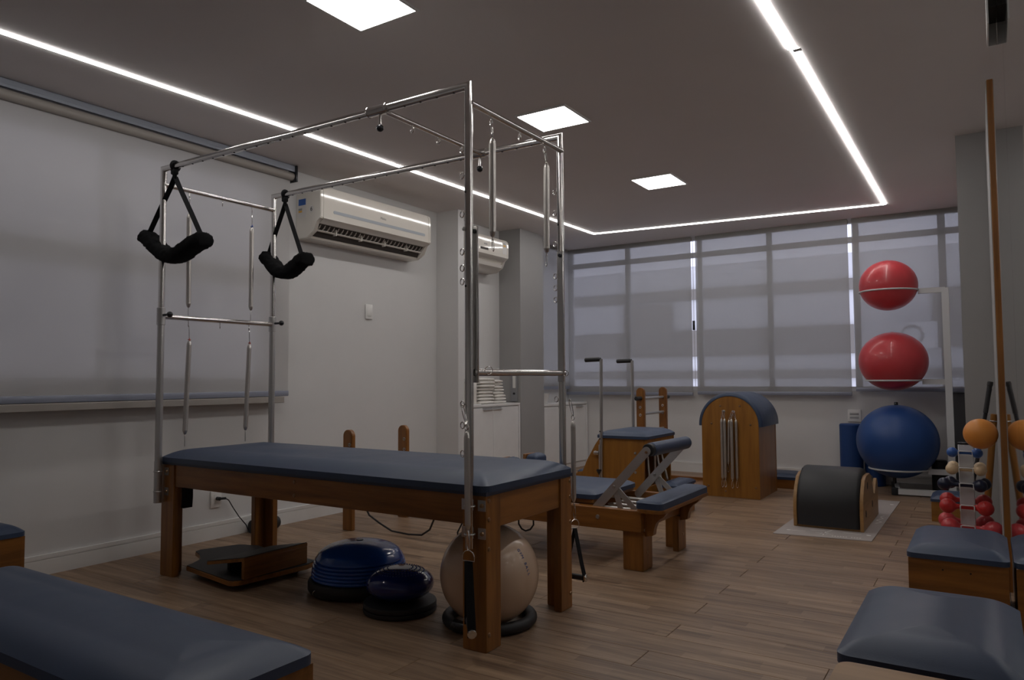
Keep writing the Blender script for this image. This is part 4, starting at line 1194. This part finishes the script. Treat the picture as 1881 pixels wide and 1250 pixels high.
# ================================================================== CHAIR with two poles
Ch = thing('exercise_chair', 'orange plywood exercise chair with slate seat and two black-gripped poles', 'exercise machine', (-2.3, 5.25, 0))
prof = [(-2.10, 0.0), (-2.10, 0.40), (-2.072, 0.46), (-2.072, 0.552), (-2.452, 0.552), (-2.49, 0.50), (-2.56, 0.38), (-2.60, 0.29), (-2.64, 0.285), (-2.665, 0.26), (-2.645, 0.22), (-2.60, 0.19), (-2.64, 0.0)]
for ya in (5.0, 5.52):
    b = B(); prism(b, prof, 'xz', ya, ya+.024, 0.002); sp = obj('side_panel', b, M['ply_z'], Ch)
    b = B(); box(b, -2.645, -2.615, ya-.0012, ya+.0003, 0.238, 0.256); obj('slot', b, M['dark'], sp)
    for px, pz in ((-2.165, 0.45), (-2.165, 0.31)):
        b = B(); lathe(b, (px, ya, pz), [(0.010, 0), (0.009, 0.006), (0, 0.008)], 12, (0, -1, 0)); obj('side_bolt', b, M['steel'], sp)
b = B(); box(b, -2.452, -2.074, 5.024, 5.52, 0.525, 0.552); obj('seat_board', b, M['ply_x'], Ch)
b = B(); box(b, -2.096, -2.074, 5.024, 5.52, 0.47, 0.525); obj('front_apron', b, M['wood_y'], Ch)
b = B(); cushion(b, -2.475, -2.062, 4.985, 5.56, 0.552, 0.022, 0.042, rc=0.03, inset=0.10); obj('seat_pad', b, M['vinyl'], Ch, angle=45)
b = B(); prism(b, [(-2.47, 0.50), (-2.455, 0.51), (-2.60, 0.12), (-2.62, 0.12)], 'xz', 5.024, 5.52); obj('back_board', b, M['wood_y'], Ch)
b = B(); box(b, -2.12, -2.10, 5.024, 5.52, 0.0, 0.20, 0.002, 1); obj('front_board', b, M['ply_x'], Ch)
b = B(); cushion(b, -2.66, -2.61, 5.03, 5.5, 0.28, 0.01, 0.012, rc=0.01, inset=0.02); obj('back_pad', b, M['vinyl'], Ch)
for k, yy in enumerate((5.10, 5.18, 5.36, 5.44)):
    b = B(); coil(b, (-2.16, yy+.02, 0.47), (-2.15+.02*k, yy, 0.20), 0.011, 40); obj('pedal_spring', b, M['spring'], Ch, angle=80)
b = B(); cyl(b, (-2.125, 5.27, 0.52), (-2.125, 5.27, 0.02), 0.010, 12); obj('centre_rod', b, M['steel'], Ch)
# pedal
b = B(); box(b, -2.02, -1.885, 5.08, 5.46, 0.165, 0.205, 0.003, 1); pd = obj('pedal_board', b, M['wood_y'], Ch)
b = B(); cushion(b, -2.03, -1.872, 5.07, 5.47, 0.205, 0.018, 0.020, rc=0.02, inset=0.05); obj('pedal_pad', b, M['vinyl'], pd, angle=45)
b = B(); box(b, -2.40, -2.02, 5.25, 5.30, 0.17, 0.20); obj('pedal_arm', b, M['wood_x'], pd)
b = B(); box(b, -2.02, -1.885, 5.085, 5.455, 0.0, 0.165); obj('pedal_block', b, M['wood_y'], pd)
for yy, x0, x1 in ((4.985, -2.437, -2.424), (5.56, -2.420, -2.425)):
    b = B(); tube(b, [(x0, yy, 0.02), (x1, yy, 1.142)], 0.0125, 14); po = obj('pole', b, M['steel'], Ch)
    b = B(); cyl(b, (x1-.005, yy, 1.140), (x1-.022, yy, 1.140), 0.0135, 14); cyl(b, (x1-.016, yy, 1.140), (x1-.135, yy, 1.137), 0.0165, 16, .003); obj('hand_grip', b, M['black'], po)
    b = B(); cyl(b, (x0, yy, 0.22), (x0, yy, 0.50), 0.0155, 14); obj('pole_sleeve', b, M['steel'], po)
    b = B(); cyl(b, (x0-.014, yy-.004, 0.44), (x0-.05, yy-.012, 0.44), 0.016, 14, .003); obj('clamp_knob', b, M['chrome'], po)
    b = B(); lathe(b, (x0-.008, yy-.014, 0.275), [(0.0, 0), (0.012, 0.02), (0.020, 0.035), (0.018, 0.045), (0, 0.045)], 10); obj('lock_wedge', b, M['blackgloss'], po)
    for zz in (0.60, 0.545):
        b = B(); lathe(b, (x0+.002, yy-.0122, zz), [(0.006, 0), (0.006, 0.002)], 10, (0, 1, 0)); obj('pole_hole', b, M['dark'], po)

# ================================================================== LADDER BARREL
LB = thing('ladder_barrel', 'arched wooden barrel with slate top and springs, joined to a short ladder', 'exercise machine', (-1.82, 6.44, 0))
XB0, XB1, YB0, YB1 = -2.050, -1.575, 6.15, 6.735
cxb = (XB0+XB1)/2; rb2 = (XB1-XB0)/2; zs = 0.603
arch = [(XB0, 0.0), (XB1, 0.0), (XB1, zs)]+[(cxb+rb2*math.cos(PI*i/28), zs+rb2*math.sin(PI*i/28)) for i in range(1, 28)]+[(XB0, zs)]
b = B(); prism(b, arch, 'xz', YB0, YB0+.025, 0.002); fp = obj('front_panel', b, M['ply_z'], LB, angle=30)
b = B(); prism(b, arch, 'xz', YB1-.025, YB1, 0.002); obj('back_panel', b, M['ply_z'], LB, angle=30)
for xa in (XB0+.002, XB1-.024):
    b = B(); box(b, xa, xa+.022, YB0+.026, YB1-.026, 0.0, zs); obj('side_panel', b, M['wood_z'], LB)
ro = rb2+.030
pad = [(cxb+ro*math.cos(PI*i/32), zs+ro*math.sin(PI*i/32)) for i in range(33)]
pad = [(cxb+ro, zs-.012)]+pad+[(cxb-ro, zs-.012)]
inn = [(cxb+(rb2+.001)*math.cos(PI*i/32), zs+(rb2+.001)*math.sin(PI*i/32)) for i in range(33)]
inn = [(cxb+rb2+.001, zs-.012)]+inn+[(cxb-rb2-.001, zs-.012)]
b = B()
n = len(pad); stations = [(YB0-.002, 0.35), (YB0+.006, 0.8), (YB0+.03, 1.0), (YB1-.03, 1.0), (YB1-.006, 0.8), (YB1+.002, 0.35)]
outr, innr = [], []
for yy, f in stations:
    outr.append([b.verts.new((q[0]+(p[0]-q[0])*f, yy, q[1]+(p[1]-q[1])*f)) for p, q in zip(pad, inn)])
    innr.append([b.verts.new((q[0], yy, q[1])) for q in inn])
for k in range(len(stations)-1):
    for i in range(n-1):
        b.faces.new((outr[k][i], outr[k][i+1], outr[k+1][i+1], outr[k+1][i]))
        b.faces.new((innr[k][i], innr[k+1][i], innr[k+1][i+1], innr[k][i+1]))
    for i in (0, n-1): b.faces.new((outr[k][i], outr[k+1][i], innr[k+1][i], innr[k][i]))
for k in (0, len(stations)-1):
    for i in range(n-1): b.faces.new((outr[k][i], innr[k][i], innr[k][i+1], outr[k][i+1]))
obj('arched_pad', b, M['vinyl'], LB, angle=50)
for px, pz in ((-1.888, 0.760), (-1.725, 0.760), (-1.965, 0.610), (-1.640, 0.606), (-2.00, 0.085), (-1.607, 0.093), (-1.855, 0.050), (-2.02, 0.048)):
    bolt((px, YB0, pz), (0, -1, 0), LB)
for ya in (YB0+.01, YB1-.05):
    b = B(); box(b, -2.70, XB0-.001, ya, ya+.04, 0.0, 0.075, 0.002, 1); obj('base_rail', b, M['wood_x'], LB)
b = B(); box(b, -2.60, XB0-.001, YB0+.05, YB1-.05, 0.03, 0.05); obj('base_shelf', b, M['wood_x'], LB)
for ya in (6.17, 6.71):
    xa, xb = (-2.648, -2.572); r = (xb-xa)/2; cx = (xa+xb)/2
    prof = [(xa, 0.0755), (xb, 0.0755), (xb, 0.872)]+[(cx+r*math.cos(PI*i/10), 0.872+r*math.sin(PI*i/10)) for i in range(1, 10)]+[(xa, 0.872)]
    b = B(); prism(b, prof, 'xz', ya-.018, ya+.018, 0.004); up_ = obj('ladder_upright', b, M['wood_z'], LB)
    for zz in (0.735, 0.665):
        b = B(); ring(b, (cx, ya-.019, zz), 0.009, 0.003, (0, 1, 0), 12, 6); obj('side_eye', b, M['steel'], up_)
for zz in (0.815, 0.675, 0.52, 0.37, 0.22):
    b = B(); cyl(b, (-2.605, 6.155, zz), (-2.605, 6.725, zz), 0.012, 14); rg = obj('rung', b, M['alu'], LB)
    if zz > 0.8:
        for y0, y1 in ((6.152, 6.05), (6.728, 6.83)):
            b = B(); cyl(b, (-2.605, y0, zz), (-2.605, y1, zz), 0.019, 16, .004); obj('end_grip', b, M['black'], rg)
# peg and five springs hung on the front face
gp = 'springs hung on the barrel'
for px, ph in ((-1.856, 0.716), (-1.775, 0.712)):
    b = B(); cyl(b, (px, YB0, ph), (px, YB0-.05, ph+.006), 0.004, 10); ring(b, (px, YB0-.002, ph), 0.008, 0.003, (0, 1, 0), 12, 6); obj('hanging_peg', b, M['steel'], LB)
for px, py, z1, z0, peg, r, lb in ((-1.872, 6.128, 0.655, 0.148, -1.856, .0125, 'first spring from the left hanging on the wooden barrel'),
                             (-1.846, 6.124, 0.655, 0.150, -1.856, .0125, 'second spring from the left hanging on the wooden barrel'),
                             (-1.812, 6.134, 0.645, 0.275, -1.775, .0115, 'short slanted spring, third from the left on the wooden barrel'),
                             (-1.786, 6.114, 0.655, 0.145, -1.775, .0135, 'fourth spring from the left hanging on the wooden barrel'),
                             (-1.752, 6.128, 0.650, 0.150, -1.775, .0125, 'rightmost spring hanging on the wooden barrel')):
    pk = next(q for q in (0.716, 0.712))
    spring(lb, (peg, py, 0.722), (px, py, z1), (px-(.012 if r < .012 else 0), py, z0), r, gp, None, 'loop', (0, 1, 0), 50)

# padded low box behind the barrel
def padded_box(name, label, x0, x1, y0, y1, zw, edge, crown, mat, group='padded boxes', rc=0.02, inset=0.07, holes=()):
    t = thing(name, label, 'box', ((x0+x1)/2, (y0+y1)/2, 0), group)
    th = 0.018
    b = B(); box(b, x0, x1, y0, y0+th, 0, zw, 0.001, 1); fp_ = obj('front_panel', b, mat, t)
    b = B(); box(b, x0, x1, y1-th, y1, 0, zw, 0.001, 1); obj('back_panel', b, mat, t)
    b = B(); box(b, x0, x0+th, y0+th, y1-th, 0, zw); obj('side_panel', b, mat, t)
    b = B(); box(b, x1-th, x1, y0+th, y1-th, 0, zw); obj('side_panel', b, mat, t)
    b = B(); cushion(b, x0-.006, x1+.006, y0-.006, y1+.006, zw, edge, crown, rc=rc, inset=inset); obj('pad', b, M['vinyl'], t, angle=45)
    for hx, hz in holes:
        b = B(); lathe(b, (hx, y0-.0004, hz), [(0.0035, 0), (0.0035, 0.002)], 10, (0, 1, 0)); obj('screw_hole', b, M['dark'], fp_)
    return t
padded_box('padded_box', 'low padded wooden box half hidden behind the arched barrel', -1.78, -1.44, 6.88, 7.2, 0.08, 0.025, 0.035, M['wood_x'])
padded_box('padded_box', 'small padded wooden box on the floor behind the dumbbell stand', -0.345, -0.135, 5.86, 6.20, 0.135, 0.02, 0.03, M['ply_x'])

# ================================================================== SPINE CORRECTOR ON MAT
mt = thing('exercise_mat', 'thin grey exercise mat with white printing under the black arched barrel', 'mat', (-0.85, 5.6, 0))
q = [(-1.175, 4.875), (-0.612, 4.945), (-0.605, 6.62), (-1.165, 6.62)]
b = B(); prism(b, q, 'xy', 0.0003, 0.0045); obj('mat_sheet', b, M['mat'], mt)
def dash(p0, p1, wd=0.006):
    p0, p1 = Vector(p0), Vector(p1); d = (p1-p0).normalized(); s2 = Vector((-d.y, d.x))*wd/2
    b = B(); prism(b, [tuple(v) for v in (p0+s2, p1+s2, p1-s2, p0-s2)], 'xy', 0.0045, 0.0051); return b
for p0, p1 in (((-1.10, 5.035), (-1.01, 5.045)), ((-0.99, 5.10), (-0.90, 5.11)), ((-0.80, 5.115), (-0.69, 5.125)), ((-0.895, 5.05), (-0.87, 5.16)),
               ((-0.66, 5.55), (-0.63, 5.62)), ((-0.63, 5.62), (-0.67, 5.68)), ((-0.67, 5.68), (-0.635, 5.76)), ((-0.635, 5.76), (-0.66, 5.82)), ((-0.66, 5.82), (-0.64, 5.88))):
    obj('printed_line', dash(p0, p1), M['mat_ink'], mt)
for cx, cy, r in ((-1.112, 5.032, .012), (-0.648, 5.108, .014), (-0.645, 6.42, .014)):
    b = B(); lathe(b, (cx, cy, 0.0045), [(r, 0), (r, 0.0006)], 14); obj('printed_dot', b, M['mat_ink'], mt)
for i in range(8):
    a = PI/4*i; c1 = Vector((-0.895, 5.03)); L = 0.055 if i % 2 == 0 else 0.032
    obj('printed_star', dash(c1+Vector((math.cos(a), math.sin(a)))*.014, c1+Vector((math.cos(a), math.sin(a)))*L, .005), M['mat_ink'], mt)
for i in range(11):   # the small print is too blurred to read: short strokes
    if i == 6: continue
    p0 = Vector((-0.842+i*0.0155, 4.976+i*0.0019)); obj('printed_stroke', dash(p0, p0+Vector((0.009, 0.001)), 0.016), M['mat_ink'], mt)

Sc = thing('spine_corrector', 'black arched spine corrector with plywood sides on the grey mat', 'exercise barrel', (-0.9, 5.55, 0.0046))
ZB = 0.0052
sidep = [(5.185, ZB), (5.178, 0.12), (5.19, 0.20), (5.225, 0.265), (5.285, 0.325), (5.36, 0.358), (5.44, 0.368), (5.52, 0.358), (5.59, 0.325), (5.64, 0.275), (5.68, 0.215), (5.71, 0.185), (5.745, 0.18), (5.79, 0.205), (5.83, 0.245), (5.865, 0.268), (5.90, 0.268), (5.925, 0.245), (5.935, 0.20), (5.935, ZB)]
sidep = [(y, min(z, 0.345) if z > 0.3 else z) for y, z in sidep]
for xa in (-1.112, -0.706):
    b = B(); prism(b, sidep, 'yz', xa, xa+.022, 0.002); sd = obj('side_panel', b, M['birch_edge'], Sc, angle=30)
    if xa > -1:
        for yy, zz in ((5.40, 0.275), (5.62, 0.125), (5.30, 0.105)):
            b = B(); poly = [(yy+.022*math.cos(a)*.8, zz+.024*math.sin(a)) for a in [2*PI*i/16 for i in range(16)]]
            prism(b, poly, 'yz', xa+.0215, xa+.0230); obj('hand_hole', b, M['dark'], sd)
top = [(5.175, 0.02), (5.168, 0.12), (5.18, 0.21), (5.215, 0.28), (5.275, 0.343), (5.35, 0.378), (5.44, 0.388), (5.52, 0.375), (5.595, 0.335), (5.645, 0.28), (5.69, 0.225), (5.72, 0.205), (5.75, 0.205), (5.785, 0.225), (5.825, 0.262), (5.86, 0.285), (5.90, 0.287), (5.932, 0.26)]
b = B(); XA2, XB2 = -1.089, -0.707
st = [(XA2, -.022), (XA2+.004, -.008), (XA2+.022, 0.0), (XB2-.022, 0.0), (XB2-.004, -.008), (XB2, -.022)]
rings = []
ctr = Vector((5.50, 0.02))
for xx, ins in st:
    lp = []
    for yy, zz in top:
        d = (Vector((yy, zz))-ctr).normalized()
        lp.append(b.verts.new((xx, yy+d.x*ins, zz+d.y*ins)))
    rings.append(lp)
for p, q2 in zip(rings, rings[1:]):
    for j in range(len(top)-1): b.faces.new((p[j], p[j+1], q2[j+1], q2[j]))
lo = [[b.verts.new((r[0].co.x, 5.20, 0.02)), b.verts.new((r[-1].co.x, 5.91, 0.02))] for r in (rings[0], rings[-1])]
b.faces.new(rings[0]+[lo[0][1], lo[0][0]]); b.faces.new((rings[-1]+[lo[1][1], lo[1][0]])[::-1])
obj('arched_pad', b, M['black_pad'], Sc, angle=55)
b = B(); box(b, -1.088, -0.708, 5.19, 5.91, ZB, 0.02); obj('base_board', b, M['birch_edge'], Sc)

# ================================================================== BALL RACK AND BALLS
Rk = thing('ball_rack', 'white metal ball rack with three rings by the back window', 'rack', (-0.4, 7.1, 0))
b = B(); tube(b, [(-0.262, 7.12, 0.03), (-0.262, 7.12, 1.722), (-0.47, 7.12, 1.715)], 0.0275, 4, flat=None, upv=None)
b.free()
def sq(bm, p0, p1, w2, h2, upv=(0, 0, 1)):
    p0, p1 = Vector(p0), Vector(p1); d = (p1-p0).normalized(); u = Vector(upv); u = (u-d*u.dot(d)).normalized(); v = d.cross(u)
    r0, r1 = [], []
    for a, c in ((-1, -1), (1, -1), (1, 1), (-1, 1)):
        off = v*a*w2/2+u*c*h2/2
        r0.append(bm.verts.new(p0+off)); r1.append(bm.verts.new(p1+off))
    for j in range(4): bm.faces.new((r0[j], r0[(j+1) % 4], r1[(j+1) % 4], r1[j]))
    bm.faces.new(r0[::-1]); bm.faces.new(r1)
b = B(); sq(b, (-0.258, 7.12, 0.0), (-0.264, 7.12, 1.742), 0.052, 0.045, (0, 1, 0)); obj('post', b, M['rack'], Rk)
b1, b2c, b3 = Vector((-0.688, 7.10, 1.790)), Vector((-0.668, 7.10, 1.130)), Vector((-0.656, 7.10, 0.443))
for c1, r1, dz in ((b1, 0.231, -0.052), (b2c, 0.271, -0.165), (b3, 0.320, -0.232)):
    rr = math.sqrt(r1*r1-dz*dz)+.004
    b = B(); ring(b, (c1.x, c1.y, c1.z+dz), rr, 0.0075, (0, 0, 1), 48, 8); rg = obj('ball_ring', b, M['rack'], Rk)
    b = B(); sq(b, (c1.x+rr-.002, c1.y, c1.z+dz-.012), (-0.264, 7.12, c1.z+dz-.012), 0.04, 0.044); obj('arm', b, M['rack'], Rk)
b = B(); sq(b, (-0.655, 6.99, 0.033), (-0.235, 7.02, 0.033), 0.05, 0.045); obj('base_bar', b, M['rack'], Rk)
b = B(); sq(b, (-0.70, 7.40, 0.033), (-0.235, 7.40, 0.033), 0.05, 0.045); obj('base_bar', b, M['rack'], Rk)
b = B(); sq(b, (-0.655, 7.0, 0.05), (-0.70, 7.39, 0.05), 0.03, 0.03); obj('base_brace', b, M['rack'], Rk)
b = B(); sq(b, (-0.245, 7.0, 0.03), (-0.245, 7.41, 0.03), 0.05, 0.05); obj('base_bar', b, M['rack'], Rk)
for px, py in ((-0.66, 6.99), (-0.70, 7.40)):
    b = B(); box(b, px-.04, px+.012, py-.028, py+.028, 0.0, 0.062, 0.005); obj('end_foot', b, M['blackgloss'], Rk)
b = B(); cyl(b, (-0.70, 7.26, 0.06), (-0.70, 7.26, 0.14), 0.014, 12); obj('ring_stub', b, M['blackgloss'], Rk)
for nm, c1, r1, mm, lb in (('b', b1, 0.231, M['ball_red'], 'red exercise ball on the topmost ring of the rack'), ('b', b2c, 0.271, M['ball_red'], 'red exercise ball on the middle ring of the rack'),
                           ('b', b3, 0.320, M['ball_blue'], 'big dark blue exercise ball on the lowest ring of the rack')):
    sqh = {0.231: 0.945, 0.271: 0.93, 0.320: 0.975}[r1]
    t = thing('exercise_ball', lb, 'ball', c1-Vector((0, 0, r1*sqh)), 'exercise balls')
    b = B(); sphere(b, c1, r1, 56, 32, sqh); obj('ball_skin', b, mm, t)
    b = B(); lathe(b, c1+Vector((0, 0, r1*sqh-.004)), [(0.016, 0), (0.016, 0.022), (0.012, 0.028), (0, 0.028)] if mm == M['ball_blue'] else [(0.012, 0), (0.012, 0.006), (0, 0.007)], 14); obj('valve_plug', b, M['blackgloss'] if mm == M['ball_blue'] else M['ball_red'], t)
# rollers and a plain dark grey slab in the back corner
def roller(label, x, y, r, h, mm, z0=0.0):
    b = B(); lathe(b, (x, y, z0), [(0.0, 0), (r-.006, 0), (r, 0.006), (r, h-.008), (r-.008, h), (0.0, h)], 32)
    return tag(obj('foam_roller', b, mm), label, 'foam roller', 'foam rollers')
roller('tall blue foam roller standing by the back wall left of the blue ball', -1.068, 7.445, 0.098, 0.562, M['foam_blue'])
roller('short blue foam roller standing under the left side of the blue ball', -0.880, 7.50, 0.085, 0.30, M['foam_blue'])
roller('black foam roller standing by the ball rack post', -0.355, 7.25, 0.060, 0.285, M['black'])
b = B(); prism(b, [(7.50, 0.0), (7.535, 0.0), (7.575, 0.855), (7.54, 0.855)], 'yz', -0.30, -0.118, 0.003)
tag(obj('grey_slab', b, M['tower_grey']), 'dark grey slab against the back wall behind the rack post', 'board')

# ================================================================== DUMBBELL STAND
St = thing('dumbbell_stand', 'white upright dumbbell stand with wire hooks beside the mirror end', 'rack', (-0.104, 4.70, 0))
b = B(); box(b, -0.140, -0.070, 4.685, 4.735, 0.0, 0.628, 0.003, 1); obj('post', b, M['rack'], St)
b = B(); box(b, -0.142, -0.068, 4.683, 4.737, 0.628, 0.638, 0.002, 1); obj('post_cap', b, M['blackgloss'], St)
b = B(); box(b, -0.21, 0.0, 4.60, 4.84, 0.0, 0.015, 0.004); obj('base_plate', b, M['rack'], St)
def dumbbell(kind, label, xl, xr, y, z, r, hr):
    t = thing('dumbbell', label, 'dumbbell', ((xl+xr)/2, y, z-r), 'round-headed dumbbells')
    for xx, s2 in ((xl, 1), (xr, -1)):
        b = B(); pr = []
        L = (xr-xl)/2
        for i in range(14):
            a = PI*i/15.5
            pr.append((r*math.sin(a), -r*math.cos(a)))
        e = pr[-1]
        pr += [(max(hr*1.08, e[0]*.8), e[1]+.15*r), (hr*1.03, e[1]+.4*r), (hr, e[1]+.6*r)]
        lathe(b, (xx, y, z), pr, 24, (s2, 0, 0)); obj('head', b, M['db_'+kind], t, angle=60)
    b = B(); cyl(b, (xl+r*.8, y, z), (xr-r*.8, y, z), hr, 16); obj('handle', b, M['db_'+kind], t)
YA, YC = 4.645, 4.775
specs = [('blue', 'blue dumbbell topmost on the stand', -0.166, -0.052, YA, 0.588, 0.027, 0.009),
         ('cream', 'cream dumbbell on the front hook of the stand', -0.170, -0.040, YA, 0.498, 0.0305, 0.010),
         ('cream', 'cream dumbbell on the rear hook of the stand', -0.168, -0.042, YC, 0.498, 0.0305, 0.010),
         ('navy', 'navy dumbbell on the front hook of the stand', -0.208, -0.044, YA, 0.415, 0.034, 0.011),
         ('navy', 'navy dumbbell on the rear hook of the stand', -0.186, -0.026, YC, 0.410, 0.034, 0.011),
         ('red', 'dark red dumbbell on the front hook of the stand', -0.196, -0.024, YA, 0.298, 0.040, 0.012),
         ('red', 'dark red dumbbell on the rear hook of the stand', -0.200, -0.030, YC, 0.315, 0.039, 0.012),
         ('rose', 'rose red dumbbell lowest on the front of the stand', -0.186, 0.010, YA, 0.190, 0.045, 0.013),
         ('rose', 'rose red dumbbell lowest on the rear of the stand', -0.206, -0.026, YC, 0.200, 0.044, 0.013)]
for s_ in specs:
    dumbbell(*s_)
    kind, lb, xl, xr, y, z, r, hr = s_
    cx = -0.105; front = y < 4.7
    y0 = 4.685 if front else 4.735; sg = -1 if front else 1
    yo = y+sg*(hr+.004)
    b = B()
    tube(b, [(cx-.032, y0, z-hr-.006), (cx-.032, yo, z-hr-.006), (cx-.032, yo, z+hr*0.6), (cx-.026, yo, z+hr*.9), (cx+.026, yo, z+hr*.9), (cx+.032, yo, z+hr*.6), (cx+.032, yo, z-hr-.006), (cx+.032, y0, z-hr-.006)], 0.003, 8)
    obj('hook', b, M['rack'], St)
# small orange ball and the two sticks by the mirror end
t = thing('small_ball', 'small orange ball wedged between the dumbbell stand and the wall', 'ball', (-0.031, 4.54, 0.61))
b = B(); sphere(b, (-0.033, 4.545, 0.698), 0.0785, 40, 24); obj('ball_skin', b, M['ball_orange'], t)
t = thing('wooden_pole', 'wooden pole with a metal band leaning behind the orange ball', 'pole', (-0.04, 4.95, 0))
b = B(); cyl(b, (-0.043, 4.95, 0.0), (0.033, 4.95, 0.785), 0.0175, 18, .003); obj('shaft', b, M['ply_z'], t)
b = B(); ring(b, (0.030, 4.95, 0.745), 0.0185, 0.0035, (0.1, 0, 1), 20, 8); tube(b, [(0.012, 4.945, 0.745), (-0.012, 4.94, 0.752), (-0.018, 4.94, 0.79), (-0.018, 4.94, 0.73)], 0.003, 6); obj('band', b, M['steel'], t)
t = thing('black_baton', 'black rubber-gripped stick leaning beside the wooden pole', 'pole', (-0.11, 4.93, 0))
b = B(); cyl(b, (-0.152, 4.905, 0.0), (0.018, 4.925, 0.93), 0.0105, 14, .002); obj('shaft', b, M['blackgloss'], t)
b = B(); cyl(b, (-0.008, 4.922, 0.79), (0.020, 4.925, 0.962), 0.0125, 16, .003); cyl(b, (0.017, 4.925, 0.942), (0.0215, 4.9255, 0.968), 0.0145, 16, .003); obj('grip', b, M['black'], t)

# ================================================================== FOREGROUND BOXES
padded_box('padded_box', 'padded wooden box at right, farther one, against the mirror', -0.292, 0.050, 3.43, 3.97, 0.262, 0.022, 0.040, M['wood_x'], rc=0.03, inset=0.09,
           holes=((-0.17, 0.225), (-0.075, 0.222)))
padded_box('padded_box', 'padded wooden box at right, nearer one, in front of its twin', -0.300, 0.050, 1.81, 2.40, 0.355, 0.024, 0.045, M['wood_x'], rc=0.03, inset=0.11)
t = thing('wooden_stool', 'pale wooden box top at the bottom right edge, nearest the camera', 'box', (-0.14, 1.55, 0))
b = B(); prism(b, rrect(-0.283, 0.045, 1.25, 1.71, 0.03, 6), 'xy', 0.378, 0.40, 0.003); obj('top', b, M['pale_wood'], t)
b = B()
for q in ((-0.27, -0.252, 1.27, 1.69), (0.014, 0.032, 1.27, 1.69), (-0.252, 0.014, 1.27, 1.288), (-0.252, 0.014, 1.672, 1.69)): box(b, *q, 0, 0.378)
obj('body', b, M['wood_z'], t)
padded_box('padded_bench', 'long padded wooden bench in the left foreground', -2.965, -1.437, 0.885, 1.300, 0.292, 0.028, 0.048, M['wood_x'], rc=0.035, inset=0.13)
padded_box('padded_box', 'padded wooden box at the left edge against the wall', -4.09, -3.758, 1.15, 1.655, 0.285, 0.022, 0.045, M['wood_y'], rc=0.03, inset=0.09)
